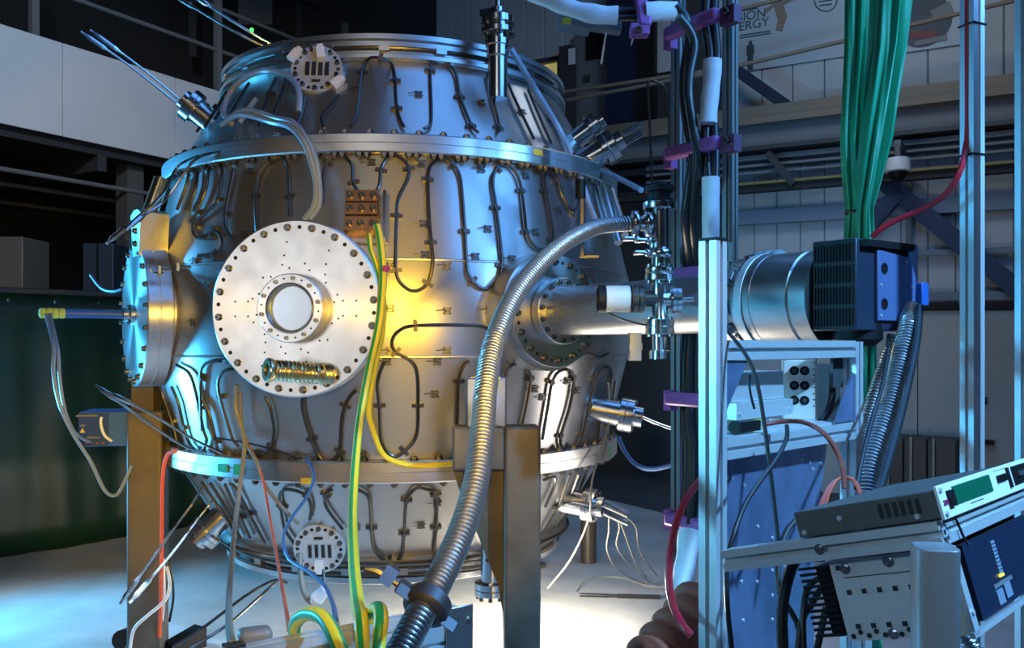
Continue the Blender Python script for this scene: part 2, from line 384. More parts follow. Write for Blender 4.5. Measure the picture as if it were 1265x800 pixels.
# dark low cabinets
for i, (p0, p1) in enumerate(((1186, 1152), (1151, 1124), (1123, 1096))):
    mb = MB(); wbox(mb, p0, p1, 537, 660, .12, .45, 1140)
    o = mb.build('base_cabinet', M['cabinet'], bev=.01)
    tag(o, ('dark metal base cabinet nearest the tall red hose post', 'middle of the three dark base cabinets behind the instrument', 'dark base cabinet beside the steel exhaust hoses')[i], 'cabinet', 'dark cabinets along the back wall')
    mb = MB(); wbox(mb, p1 + 3, p1, 540, 660, .57, .03, 1140); mb.build('leg', M['alud'], o)
# ---------------------------------------------------------------- left: gallery parapet
LD = Vector((.515, .857, 0)).normalized(); LN = Vector((.857, -.515, 0)).normalized(); L0 = Vector((-4.7, 8, 0))
zb, zt = 3.58, 4.47
lw = MB(); lw.obox(L0 + LD * 1 - LN * .08 + Vector((0, 0, (zb + zt) / 2)), LD * 7, LN * .06, (0, 0, (zt - zb) / 2)); pw = struct(lw.build('wall_left', M['grey1']))
for i in range(-4, 6):
    c = L0 + LD * (.62 + 1.3 * (i + .5)) + Vector((0, 0, (zb + zt) / 2)); mb = MB(); mb.obox(c - LN * .015, LD * .645, LN * .012, (0, 0, (zt - zb) / 2 + .01)); mb.build('parapet_panel', M['wallw'], pw, bev=.004)
mb = MB(); mb.obox(L0 + LD * 1 - LN * 3.1 + Vector((0, 0, 3.52)), LD * 9, LN * 3, (0, 0, .04)); struct(mb.build('ceiling', M['ceil']))
mb = MB(); mb.obox(L0 + LD * 1 - LN * 3.6 + Vector((0, 0, 3.5)), LD * 12, LN * .05, (0, 0, 3.6)); wf = struct(mb.build('wall_far', M['ceil']))
deck = MB()
for k in range(-5, 7):
    deck.obox(L0 + LD * (k * 1.1) - LN * 1.8 + Vector((0, 0, 3.40)), LN * 1.7, LD * .05, (0, 0, .08))
struct(deck.build('trim_14', M['darkgrey']))
mb = MB()
for off, z in ((.25, 3.2), (1.3, 3.25), (2.2, 3.2)): mb.tube([L0 - LD * 5 - LN * off + Vector((0, 0, z)), L0 + LD * 7 - LN * off + Vector((0, 0, z))], .025, 8)
struct(mb.build('trim_15', M['grey1']))
mb = MB()
for k in (-1.2, 1.6, 4.4): mb.obox(L0 + LD * k - LN * .35 + Vector((0, 0, 1.75)), LD * .1, LN * .1, (0, 0, 1.75))
struct(mb.build('trim_16', mat('warm_grey_post', (.10, .095, .085), .6)))
# gallery rail, ladder-like frames and panels above the parapet (dark)
mb = MB()
for k in (.4, 2.6, 4.8, 7.0): mb.obox(L0 + LD * k - LN * .12 + Vector((0, 0, 5.2)), LD * .035, LN * .035, (0, 0, .8))
for z in (5.0, 5.5): mb.tube([L0 - LD * 3 - LN * .12 + Vector((0, 0, z)), L0 + LD * 8 - LN * .12 + Vector((0, 0, z))], .025, 8)
struct(mb.build('trim_17', M['grey1']))
def pboxat(px0, px1, y0, y1, d, th): 
    a, b = P(px0, y1, d), P(px1, y0, d); return (a + b) / 2 + Vector((0, th / 2, 0)), abs(b.x - a.x), th, abs(b.z - a.z)
mb = MB(); mb.box(*pboxat(294, 336, -40, 30, 13.4, .04)); struct(mb.build('trim_18', M['grey1']))
mb = MB()
for x in (233, 365, 388, 470, 541): mb.box(*pboxat(x, x + 9, -60, 70, 13.2, .1))
mb.tube([P(360, -10, 13), P(470, 42, 13)], .04); mb.tube([P(370, -30, 13), P(560, 48, 13)], .03)
struct(mb.build('trim_19', M['darkgrey']))
m = MB(); m.ball(P(311, 37, 12.5), .03); t = tag(m.build('indicator_lamp', M['led']), 'tiny glowing green indicator light on the dark gallery', 'light')
# cabinets under the gallery
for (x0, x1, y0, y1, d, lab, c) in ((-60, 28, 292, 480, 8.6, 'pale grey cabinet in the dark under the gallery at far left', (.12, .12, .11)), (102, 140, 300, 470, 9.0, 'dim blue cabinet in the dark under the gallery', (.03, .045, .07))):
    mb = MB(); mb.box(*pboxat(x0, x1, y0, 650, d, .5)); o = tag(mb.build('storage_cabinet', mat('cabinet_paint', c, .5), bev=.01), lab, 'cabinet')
    mb = MB(); cc = pboxat((x0 + x1) / 2 - .6, (x0 + x1) / 2 + .6, y0, 650, d, .02); mb.box(cc[0] - Vector((0, .02, 0)), *cc[1:]); mb.build('door_seam', M['black'], o)
# green sheet screen
S0 = Vector((-3.68, 6.29, 0)); SD = Vector((.665, .747, 0)).normalized(); SN = Vector((.747, -.665, 0))
def pleat(o, d, n, L, z0, z1, amp, wl, cols=160, rows=10):
    mb = MB(); vs = []; fs = []
    for j in range(rows + 1):
        for i in range(cols + 1):
            s = L * i / cols; t = j / rows
            a = amp * (math.sin(2 * math.pi * s / wl) + .5 * math.sin(2 * math.pi * s / (wl * .43) + 1.3 + t) + .4 * math.sin(s * 1.3 + 2 * t))
            vs.append(o + d * s + n * a * (.35 + .65 * (1 - t) if True else 1) + Vector((0, 0, z0 + (z1 - z0) * t)))
    for j in range(rows):
        for i in range(cols):
            a = j * (cols + 1) + i; fs.append((a, a + 1, a + cols + 2, a + cols + 1))
    return mb.add(vs, fs)
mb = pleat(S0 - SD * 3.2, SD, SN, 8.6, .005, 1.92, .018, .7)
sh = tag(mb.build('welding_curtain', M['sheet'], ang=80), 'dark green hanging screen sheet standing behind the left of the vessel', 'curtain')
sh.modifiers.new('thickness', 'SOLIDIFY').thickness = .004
mb = MB(); mb.tube([S0 - SD * 3.2 + Vector((0, 0, 1.935)), S0 + SD * 5.4 + Vector((0, 0, 1.935))], .022, 8); mb.build('top_rail', M['darkgrey'], sh)
ey = MB(); ey.lathe([(.007, 0), (.012, .003), (.012, .005), (.007, .006)], (0, 0, 0), (0, 0, 1), 10, True); eme = ey.mesh('eyelet', M['steel'])
for k in range(18): inst('eyelet', eme, frame(S0 + SD * (k * .32 - .6) + SN * .035 + Vector((0, 0, 1.86)), SN), sh)

# ================================================================== VESSEL
VC = Vector((-.658, 5.0, 0))
PROF = [(.93, .54), (1.185, .955), (1.2, 1.0), (1.2, 1.05), (1.31, 1.492), (1.31, 1.905), (1.2, 2.37), (1.185, 2.45), (.93, 2.863)]
def vs(px, py, lift=.0, rmin=0):                     # where a photograph ray meets the vessel skin
    d = P(px, py, 1) - EYE; best = None; o = EYE - VC
    near = (9, None)
    for (r0, z0), (r1, z1) in zip(PROF, PROF[1:]):
        k = (r1 - r0) / (z1 - z0); a0 = r0 + k * (EYE.z - z0)
        A = d.x ** 2 + d.y ** 2 - (k * d.z) ** 2; B = 2 * (o.x * d.x + o.y * d.y - a0 * k * d.z); C = o.x ** 2 + o.y ** 2 - a0 ** 2
        q = B * B - 4 * A * C
        tn = -B / (2 * A)
        if q >= 0:
            t = (-B - math.sqrt(q)) / (2 * A); z = EYE.z + d.z * t
            if z0 - .002 <= z <= z1 + .002 and (best is None or t < best[0]): best = (t, k)
        z = EYE.z + d.z * tn
        if z0 <= z <= z1: near = (0, (tn, k, r0 + k * (z - z0)))
    if best: p = EYE + d * best[0]; k = best[1]
    elif near[1]:
        tn, k, r = near[1]; p = EYE + d * tn; h = Vector((p.x - VC.x, p.y - VC.y, 0)).normalized(); p = Vector((VC.x + h.x * r, VC.y + h.y * r, p.z))
    else:
        p = EYE + d * 3.9; k = 0
    h = Vector((p.x - VC.x, p.y - VC.y, 0)).normalized(); n = Vector((h.x, h.y, -k)).normalized()
    return p + n * lift, n
def pol(beta, r, z): return VC + Vector((r * math.sin(R(beta)), -r * math.cos(R(beta)), z))
def rad(beta): return Vector((math.sin(R(beta)), -math.cos(R(beta)), 0))
V = thing('vacuum_vessel', VC, 'huge barrel-shaped steel vacuum vessel wrapped in bent heater tubes, standing on legs', 'vacuum vessel')
ZU = Vector((0, 0, 1)); N96 = 128
def vl(name, prof, m, n=N96, closed=False): mb = MB(); mb.lathe(prof, (0, 0, 0), ZU, n, closed); return placed(name, mb, m, Matrix.Translation(VC), V)
vl('lower_cone', [(.90, .54), (.93, .54), (1.185, .955), (1.15, .955)], M['shell'])
vl('upper_cone', [(1.15, 2.45), (1.185, 2.45), (.93, 2.863), (.90, 2.863)], M['shell'])
vl('lower_barrel', [(1.15, 1.045), (1.2, 1.045), (1.31, 1.489)], M['shell'])
vl('middle_barrel', [(1.31, 1.495), (1.312, 1.50), (1.312, 1.898), (1.31, 1.903)], M['shell'])
vl('upper_barrel', [(1.31, 1.908), (1.2, 2.37), (1.15, 2.37)], M['shell'])
vl('weld_bead', [(1.309, 1.486), (1.315, 1.49), (1.315, 1.495), (1.309, 1.499)], M['satin'])
vl('weld_bead', [(1.309, 1.9), (1.315, 1.904), (1.315, 1.909), (1.309, 1.913)], M['satin'])
def fl(z0, z1, r=1.25, s=.006): return [(1.15, z0), (r - s, z0), (r, z0 + s), (r, (z0 + z1) / 2 - .002), (r - .003, (z0 + z1) / 2), (r, (z0 + z1) / 2 + .002), (r, z1 - s), (r - s, z1), (1.15, z1)]
ru = vl('flange_ring', fl(2.372, 2.456), M['ring']); rl = vl('flange_ring', fl(.946, 1.043), M['ring'])
vl('top_lid', [(0, 2.80), (.90, 2.80), (.925, 2.864), (.95, 2.866), (.962, 2.872), (.962, 2.89), (.94, 2.90), (.94, 2.955), (.955, 2.962), (.955, 2.985), (.94, 2.99), (0, 2.99)], M['ring'])
vl('bottom_lid', [(0, .42), (.90, .42), (.925, .43), (.925, .455), (.915, .46), (.915, .515), (.965, .522), (.965, .548), (.93, .56), (0, .56)], M['ring'])
# ring bolts
bo = MB(); bo.lathe([(.019, 0), (.019, .004), (.0165, .004), (.0165, .013), (.010, .015), (.010, .02), (0, .021)], (0, 0, 0), ZU, 6); bme = bo.mesh('ring_bolt', M['bolt'])
for k in range(44):
    b = -100 + k * 5
    if b > 118: break
    for db in (0, 1.5):
        inst('ring_bolt', bme, frame(pol(b + db, 1.228, 2.372), (0, 0, -1)), V)
    inst('ring_bolt', bme, frame(pol(b + 1, 1.228, 1.043), ZU), V)
    inst('ring_bolt', bme, frame(pol(b + 2, 1.225, .946), (0, 0, -1)), V)
    inst('ring_bolt', bme, frame(pol(b + 2, 1.22, 2.456), ZU), V)
# heater tubes traced on the skin
TUBES = {
'upper_cone': [
 [(433,159),(441,145),(448,91),(456,76),(470,73),(483,81),(488,101),(490,135),(497,157),(504,162)],
 [(523,162),(532,152),(531,88),(537,81),(547,81),(561,91),(567,121),(581,157),(591,168)],
 [(600,95),(606,121),(615,159),(611,169)], [(625,105),(635,128),(659,178)], [(650,113),(662,142),(679,181)], [(655,112),(680,150),(700,186)],
 [(402,161),(399,148),(409,135),(423,117)], [(340,147),(347,127),(358,95)], [(280,158),(296,130),(312,103)], [(268,151),(289,118)], [(256,160),(285,113)], [(246,165),(270,128)], [(322,158),(335,118),(345,96)], [(365,158),(372,150),(379,122)]],
'upper_barrel': [
 [(400,252),(401,217),(406,202),(413,194),(422,193),(430,198),(436,207),(437,226),(444,239),(455,241),(464,239),(469,230),(471,211),(477,199),(486,194),(497,198),(505,209),(503,224),(492,247),(490,267),(489,299),(489,334),(495,350),(511,360),(528,350),(534,324),(532,300),(529,264),(528,222),(531,207),(539,200),(548,198),(559,204),(567,219),(570,245),(573,286),(576,331),(583,347),(597,357),(612,347),(618,328),(617,308),(611,257),(607,231),(608,217),(614,208),(621,205),(630,209),(637,219),(642,236),(646,268),(648,287),(654,301),(663,309),(672,308),(679,298),(680,289),(676,264),(671,236),(670,221),(674,215),(680,216),(686,224),(690,240),(695,250),(700,259),(705,262),(709,254),(710,229)],
 [(320,290),(319,273),(318,243),(323,216),(335,199),(348,196),(357,206),(359,243),(360,272)],
 [(292,210),(290,224),(286,242),(282,265),(283,284),(292,298)],
 [(276,205),(278,215),(273,247),(268,255),(251,270),(243,280),(243,291),(251,295),(264,289),(272,288),(277,297),(276,309),(266,315),(247,317)],
 [(238,212),(236,222),(232,236),(222,262)], [(248,213),(245,236),(234,262)], [(262,208),(258,235),(247,262),(238,280)]],
'lower_barrel': [
 [(603,407),(586,402),(513,402),(492,409),(484,422),(489,435),(508,445),(515,461),(516,500),(514,537),(499,556),(486,562),(472,545),(469,500),(467,470),(475,444)],
 [(380,480),(375,500),(386,541),(397,564),(409,569),(420,556),(423,519),(427,500),(436,485),(446,478)],
 [(330,488),(336,500),(341,530),(336,552),(322,560),(300,556)],
 [(222,449),(239,462),(250,503),(255,530),(259,541),(255,556)], [(253,530),(251,466),(256,449),(270,444),(280,446)], [(253,490),(263,513),(270,544),(272,557),(262,564)], [(291,542),(287,530),(275,489),(273,469),(280,457),(294,454)], [(298,550),(291,542)],
 [(216,476),(224,496),(231,527),(238,546),(246,556)], [(201,455),(203,480),(216,520),(225,554)],
 [(622,464),(625,454),(635,448),(648,453),(653,467),(648,500),(641,530)], [(667,541),(674,500),(679,471),(688,457),(700,456),(706,467),(701,500),(690,537),(692,552),(705,556),(716,537),(724,500),(732,468),(738,455),(748,452),(752,462),(748,490),(739,520),(735,545)],
 [(561,560),(564,520),(566,470),(572,450),(582,444)], [(757,470),(752,500),(744,530)], [(722,436),(735,440),(748,436)]],
'lower_cone': [
 [(366,669),(354,650),(349,624),(347,609),(356,601),(379,608),(386,624),(384,640)], [(424,650),(405,624),(403,609),(412,601)],
 [(442,601),(456,612),(459,650),(463,676),(480,690),(495,684),(499,657),(502,616),(514,600),(525,601),(538,609),(538,650),(536,680),(548,687),(562,680)],
 [(281,595),(289,614),(300,636),(313,664)], [(287,595),(294,599),(311,632),(330,668)], [(252,592),(264,610),(285,640),(292,655)], [(262,592),(280,622),(300,662)],
 [(590,600),(600,640),(596,680),(605,688),(615,680)],
 [(669,590),(682,586),(682,597),(669,627)], [(701,583),(686,624),(669,654)], [(722,580),(705,620),(686,650)], [(712,583),(697,622),(680,652)]]}
cl = MB(); cl.box((0, 0, .006), .052, .016, .012); cl.box((0, 0, .016), .02, .018, .012); clme = cl.mesh('tube_clip', M['clip'])
for sec, ts in TUBES.items():
    for ln in ts:
        pts = [vs(x, y, .016)[0] for x, y in ln]; nn = [vs(x, y)[1] for x, y in ln]
        mb = MB(); q = resample(spline(pts, 6), .02); mb.tube(q, .0075, 7); mb.build('heater_tube', M['tube'], V)
        acc = 0
        for i in range(1, len(pts) - 1):
            acc += (pts[i] - pts[i - 1]).length
            if acc > .17:
                acc = 0; dr_ = (pts[i + 1] - pts[i - 1]); z = nn[i]
                inst('tube_clip', clme, frame(pts[i] - z * .016, z, z.cross(dr_)), V)
# thermocouple pads: little spring crosses with a lead
pd = MB()
for sx in (-1, 1): pd.box((sx * .012, 0, .006), .006, .034, .004); pd.box((0, sx * .012, .009), .034, .005, .003)
pd.tube([(-.02, -.012, .008), (.02, .012, .01)], .002, 5); pd.tube([(-.02, .012, .01), (.02, -.012, .008)], .002, 5); pd.cyl((0, 0, 0), (0, 0, .012), .006, n=8)
pd.tube([(0, 0, .008), (-.02, .004, .011), (-.048, .001, .004)], .0022, 5)
pdme = pd.mesh('thermocouple_pad', M['pad'])
for x, y in ((517,117),(594,127),(645,139),(459,201),(520,203),(594,209),(649,217),(523,277),(525,315),(587,317),(602,283),(661,287),(482,327),(552,328),(482,381),(552,384),(482,433),(552,433),(540,446),(537,486),(478,446),(632,320),(604,383),(712,482),(670,490),(312,212),(264,283),(304,290),(242,322),(258,352),(240,398),(284,444),(283,425),(448,560),(572,570),(455,590),(520,648),(405,580),(660,480),(700,470),(730,500),(352,150),(440,112),(668,322),(690,260),(540,620),(590,560),(440,650),(705,640),(300,625)):
    p, n = vs(x, y); inst('thermocouple_pad', pdme, frame(p, n, Vector((0, 0, 1)).cross(n)), V)
# yellow stickers, green tape
for (x, y, r_) in ((665, 188, 1.251), (379, 594, 1.251)):
    d = P(x, y, 1) - EYE; A_ = d.x ** 2 + d.y ** 2; o_ = EYE - VC; B_ = 2 * (o_.x * d.x + o_.y * d.y); C_ = o_.x ** 2 + o_.y ** 2 - r_ ** 2
    t_ = (-B_ - math.sqrt(B_ * B_ - 4 * A_ * C_)) / (2 * A_); p = EYE + d * t_; n = Vector((p.x - VC.x, p.y - VC.y, 0)).normalized()
    mb = MB(); mb.obox(p, n.cross(ZU) * .026, ZU * .014, n * .0015); mb.build('yellow_sticker', M['sticker'], V)
for (x, y, w_, h_) in ((288, 581, .03, .018), (306, 585, .022, .022), (738, 565, .01, .03)):
    d = P(x, y, 1) - EYE; p, n = vs(x, y); b_ = math.atan2(p.x - VC.x, -(p.y - VC.y)); p = VC + Vector((1.2515 * math.sin(b_), -1.2515 * math.cos(b_), p.z)); n = Vector((math.sin(b_), -math.cos(b_), 0)); p.z = .99
    mb = MB(); mb.obox(p, n.cross(ZU) * w_, ZU * h_, n * .0015); mb.build('green_tape', M['tape'], V)
# bands and pipes round the lids
for r_, z_, m_ in ((.972, .535, 'tube'), (.922, .500, 'tube'), (.922, .47, 'tube'), (.95, 2.92, 'tube')):
    pts = [pol(b, r_ + .004, z_) for b in range(-95, 110, 3)]; mb = MB(); mb.tube(pts, .008, 6); mb.build('lid_trace_tube', M[m_], V)
hc = MB(); hc.box((0, 0, .01), .03, .05, .014); hme = hc.mesh('lid_clip', M['satin'])
for b in range(-60, 80, 16):
    inst('lid_clip', hme, frame(pol(b, .945, 2.92), rad(b), ZU), V); inst('lid_clip', hme, frame(pol(b + 5, .917, .485), rad(b + 5), ZU), V)

# ------------------------------------------------------------------ ports
hb = MB(); hb.lathe([(.0155, 0), (.0155, .004), (.012, .004), (.012, .014), (.010, .016), (.006, .016), (.006, .008), (0, .008)], (0, 0, 0), ZU, 12); hbme = hb.mesh('flange_bolt', M['bolt'])
sb = MB(); sb.lathe([(.0085, 0), (.0085, .008), (.005, .008), (.005, .004), (0, .004)], (0, 0, 0), ZU, 10); sbme = sb.mesh('small_bolt', M['bolt'])
hx = MB(); hx.lathe([(.013, 0), (.013, .003), (.0095, .004), (.0095, .016), (0, .017)], (0, 0, 0), ZU, 6); hxme = hx.mesh('hex_bolt', M['bolt'])
hh = MB(); hh.lathe([(.0085, -.002), (.0085, .0006), (0, .0006)], (0, 0, 0), ZU, 10); hhme = hh.mesh('bolt_hole', M['hole'])
hs = MB(); hs.lathe([(.0042, -.002), (.0042, .0006), (0, .0006)], (0, 0, 0), ZU, 8); hsme = hs.mesh('tapped_hole', M['hole'])
def circ(n, r, z=0, ph=0): return [Vector((r * math.cos(ph + 2 * math.pi * k / n), r * math.sin(ph + 2 * math.pi * k / n), z)) for k in range(n)]
def nozzle(beta, rp, r):
    z = pol(beta, 1.2, 1.69); mb = MB(); mb.lathe([(r, 0), (r, rp - 1.2)], (0, 0, 0), ZU, 64)
    return placed('port_nozzle', mb, M['shell'], frame(z, rad(beta), ZU.cross(rad(beta))), V)
# front port with window
B1 = -8.2; n1 = rad(B1); nozzle(B1, 1.46, .315)
M1 = frame(pol(B1, 1.50, 1.69), n1, ZU.cross(n1))
mb = MB(); mb.lathe([(.12, -.05), (.352, -.05), (.358, -.044), (.358, -.006), (.352, 0), (.135, 0), (.135, -.05)], (0, 0, 0), ZU, 96); pf = placed('port_flange', mb, M['turned'], M1, V)
for k, v in enumerate(circ(20, .328, 0, .1)): inst('flange_bolt', hbme, M1 @ Matrix.Translation(v), pf)
for v in circ(20, .328, 0, .1 + math.pi / 20): inst('bolt_hole', hhme, M1 @ Matrix.Translation(v), pf)
for v in circ(12, .165, 0, .15) + circ(12, .185, 0, .3): inst('tapped_hole', hsme, M1 @ Matrix.Translation(v), pf)
for a in (0, 90, 180, 270):
    for dx, dy in ((.20, .03), (.20, -.03), (.255, .03), (.255, -.03)):
        c_, s_ = math.cos(R(a + (0 if a % 180 == 0 else -12))), math.sin(R(a + (0 if a % 180 == 0 else -12)))
        inst('tapped_hole', hsme, M1 @ Matrix.Translation((dx * c_ - dy * s_ * (1 if a % 180 == 0 else 3), dx * s_ + dy * c_ * (1 if a % 180 == 0 else 3), 0)), pf)
mb = MB(); mb.lathe([(.098, .0), (.138, 0), (.138, .052), (.134, .056), (.102, .056), (.098, .052)], (0, 0, 0), ZU, 64, True); wf_ = placed('window_flange', mb, M['turned'], M1, V)
for v in circ(10, .119, .056, .2): inst('window_bolt', sbme, M1 @ Matrix.Translation(v), wf_)
for v in circ(10, .119, .056, .2 + math.pi / 10): inst('bolt_hole', hsme, M1 @ Matrix.Translation(v), wf_)
mb = MB(); mb.lathe([(.088, .02), (.099, .02), (.099, .06), (.096, .062), (.088, .05)], (0, 0, 0), ZU, 48, True); placed('window_collar', mb, M['steel'], M1, wf_)
mb = MB(); mb.lathe([(.09, .02), (.09, .034), (0, .036)], (0, 0, 0), ZU, 48); placed('window_glass', mb, M['lens'], M1, wf_)
# bent flexible stub low on the front flange
a = M1 @ Vector((.14, -.262, 0)); b = M1 @ Vector((.115, -.258, .055)); c = M1 @ Vector((.045, -.25, .105)); d = M1 @ Vector((-.025, -.242, .175))
mb = MB(); q = resample(spline([a, b, c, d], 14), .0035); mb.tube(q, [.038 + .0045 * math.sin(i * 1.3) for i in range(len(q))], 20); st = mb.build('flexible_stub', M['brassy'], V)
ax = (d - c).normalized()
mb = MB(); mb.lathe([(.020, 0), (.045, 0), (.047, .004), (.047, .016), (.043, .02), (.026, .02), (.022, -.02)], d, ax, 28); mb.build('stub_flange', M['brassy'], st)
mb = MB(); mb.lathe([(.025, .005), (0, .005)], d, ax, 20); mb.build('stub_bore', M['hole'], st)
for k in range(6):
    e = ax.orthogonal().normalized(); v = d + ax * .02 + (Matrix.Rotation(k * math.pi / 3, 3, ax) @ e) * .036; inst('stub_bolt', hsme, frame(v, ax), st)
# left port, blanked
B2 = -57; n2 = rad(B2); nozzle(B2, 1.36, .325)
mb = MB(); mb.lathe([(.30, 1.27), (.372, 1.27), (.372, 1.31), (.327, 1.36), (.30, 1.36)], (0, 0, 0), ZU, 64, True); 
M2 = frame(pol(B2, 1.40, 1.69), n2, ZU.cross(n2))
mb = MB(); mb.lathe([(.0, -.115), (.345, -.115), (.35, -.11), (.35, -.06), (.344, -.056), (.344, -.05), (.35, -.046), (.35, -.005), (.345, 0), (0, 0)], (0, 0, 0), ZU, 96); pf2 = placed('port_flange', mb, M['turned'], M2, V)
for v in circ(20, .325, 0, .1): inst('flange_bolt', hbme, M2 @ Matrix.Translation(v), pf2)
mb = MB(); mb.lathe([(.05, 0), (.05, .02), (.035, .022), (.035, .05), (0, .05)], (0, 0, 0), ZU, 24); placed('feedthrough_hub', mb, M['steel'], M2, pf2)
for v in circ(6, .042, .02): inst('small_bolt', sbme, M2 @ Matrix.Translation(v), pf2)
# side bars on the left nozzle (stand-offs)
for (x, y) in ((215, 338), (226, 334), (215, 388), (214, 430), (248, 331)):
    p, n = vs(x, y, .05); mb = MB(); mb.cyl(p, p + Vector((-.05, -.015, .0)), .006, n=8); mb.box(p + Vector((-.05, -.015, 0)), .012, .012, .035); mb.build('standoff', M['brassy'], V)
# right port with beam duct flange
B3 = 36.0; n3 = rad(B3); nozzle(B3, 1.41, .262)
M3 = frame(pol(B3, 1.455, 1.69), n3, ZU.cross(n3))
mb = MB(); mb.lathe([(.1, -.05), (.243, -.05), (.246, -.046), (.246, -.026), (.240, -.024), (.240, -.02), (.246, -.018), (.246, -.003), (.243, 0), (.1, 0)], (0, 0, 0), ZU, 72, True); pf3 = placed('port_flange', mb, M['satin'], M3, V)
for v in circ(16, .215, 0, .05): inst('flange_bolt', hbme, M3 @ Matrix.Translation(v), pf3)
for v in circ(16, .215, 0, .05 + math.pi / 16): inst('bolt_hole', hhme, M3 @ Matrix.Translation(v), pf3)
# instrument flanges with slots (upper and lower)
def slotflange(px, py, r, up):
    p, n = vs(px, py); ax = (n * .55 + (EYE - p).normalized() * .55 + Vector((0, 0, .1 if up else -.05))).normalized(); p = p + ax * .05
    Mx = frame(p, ax, ZU.cross(ax)); mb = MB(); mb.lathe([(r * .8, -.17), (r * .8, -.03), (r, -.03), (r, 0), (0, 0)], (0, 0, 0), ZU, 40)
    o = placed('instrument_flange', mb, M['alu'], Mx, V)
    for k in range(4):
        s = MB(); s.box((-.042 + .03 * k, .0 if up else -.01, .003), .013, .058, .01); placed('slot', s, M['hole'], Mx, o)
        s = MB(); s.box((-.042 + .03 * k, .0 if up else -.01, .001), .02, .07, .004); placed('slot_rim', s, M['steel'], Mx, o)
    s = MB(); s.box((0, -.062 if up else .055, .003), .04, .01, .01); placed('slot', s, M['hole'], Mx, o)
    for v in circ(10, r * .84, 0, .3): inst('flange_bolt', hxme, Mx @ Matrix.Translation(v), o)
    for v in circ(10, r * .84, 0, .61): inst('bolt_hole', hhme, Mx @ Matrix.Translation(v), o)
    return o, Mx
f1, Mx1 = slotflange(394, 92, .118, True)
f2, Mx2 = slotflange(397, 672, .118, False)
def plug(Mx, parent, c, ang, L=.055, name='connector_plug'):
    m_ = Mx @ Matrix.Translation(c) @ Matrix.Rotation(R(ang), 4, 'Z'); mb = MB()
    mb.box((0, 0, .012), L, .038, .024); mb.box((L * .62, 0, .012), L * .3, .026, .018); return placed(name, mb, M['white'], m_, parent)
plug(Mx1, f1, (.02, .072, .004), 100); plug(Mx1, f1, (-.10, .055, .01), 55, .06); plug(Mx1, f1, (.1, -.075, .0), 40, .05)
plug(Mx2, f2, (0, -.075, .004), -95, .05)
# top entry tube
tp = P(615, 20, 4.05); bt = vs(618, 115)[0]; bt = Vector((tp.x, tp.y, P(616, 122, 4.05).z))
mb = MB(); z0 = bt.z; zz = lambda y: P(615, y, 4.05).z
mb.lathe([(.046, z0), (.046, zz(72)), (.052, zz(70)), (.052, zz(58)), (.058, zz(57)), (.058, zz(50)), (.05, zz(49)), (.05, zz(44))], (tp.x, tp.y, 0), ZU, 28); et = mb.build('entry_tube', M['steel'], V)
mb = MB(); mb.lathe([(.062, zz(44)), (.075, zz(42)), (.075, zz(36)), (.062, zz(35)), (.062, zz(31)), (.075, zz(30)), (.075, zz(22)), (.05, zz(20)), (.03, zz(15)), (.03, zz(10)), (.012, zz(9)), (.012, zz(0))], (tp.x, tp.y, 0), ZU, 28); mb.build('entry_flange', M['steel'], et)
for zy in (43, 34.5, 29):
    for k in range(8): inst('entry_bolt', hxme, frame(Vector((tp.x + .066 * math.cos(k * .785), tp.y + .066 * math.sin(k * .785), zz(zy))), ZU if zy != 43 else (0, 0, -1)), et)
mb = MB(); mb.obox(P(606, 14, 4.05), (.05, 0, .008), (0, .012, 0), (0, 0, .012)); mb.build('valve_lever', M['black'], et)
mb = MB(); mb.tube(resample(spline([P(631, 60, 4.02), P(655, 100, 4.1), P(690, 158, 4.25), P(712, 205, 4.3), P(727, 250, 4.25), P(741, 285, 4.15)], 8), .03), .014, 8); mb.build('coolant_pipe', mat('blue_grey_pipe', (.35, .40, .5), .4), V)
# small angled feedthroughs with rod pairs
def feed(px, py, axis, r, L, sub=(), depth=None, base=None):
    p, n = vs(px, py) if base is None else (base, None); ax = Vector(axis).normalized(); p0 = p - ax * .08
    mb = MB(); mb.lathe([(r * .75, 0), (r * .75, L * .5 + .08), (r, L * .5 + .08), (r, L * .62 + .08), (r * .96, L * .63 + .08), (r, L * .64 + .08), (r, L * .8 + .08), (r * .6, L * .82 + .08), (r * .6, L + .08)], p0, ax, 24)
    o = mb.build('feedthrough', M['steel'], V); e = ax.orthogonal().normalized()
    for k in range(6):
        v = (Matrix.Rotation(k * math.pi / 3 + .3, 3, ax) @ e) * r * .84; inst('feedthrough_bolt', sbme, frame(p0 + ax * (L * .8 + .08) + v, ax), o)
        inst('feedthrough_bolt', sbme, frame(p0 + ax * (L * .5 + .08) + v, -ax), o)
    return o, p0 + ax * (L + .08)
def rods(parent, pts2, r=.006):
    for q in pts2:
        mb = MB(); s = resample(spline([Vector(v) for v in q], 10), .02); mb.tube(s, [r * (1.0 + (1.0 if .80 < i / len(s) < .93 else 0)) for i in range(len(s))], 7); mb.build('probe_rod', M['steel'], parent)
o, e = feed(255, 148, (-.72, -.25, .6), .085, .16)
rods(o, [[P(262, 163, 4.75), P(228, 135, 4.6), P(165, 85, 4.45), P(97, 37, 4.3)], [P(278, 168, 4.7), P(240, 138, 4.55), P(180, 88, 4.4), P(110, 36, 4.25)]])
mb = MB(); mb.tube([P(243, 128, 4.5), P(262, 139, 4.6)], .012, 8); mb.build('brass_fitting', M['brassy'], o)
o, e = feed(272, 640, (-.62, -.2, -.62), .085, .16)
rods(o, [[P(252, 590, 4.4), P(244, 612, 4.25), P(195, 680, 4.05), P(145, 750, 3.9)], [P(284, 592, 4.35), P(265, 615, 4.25), P(215, 680, 4.05), P(160, 745, 3.85)]])
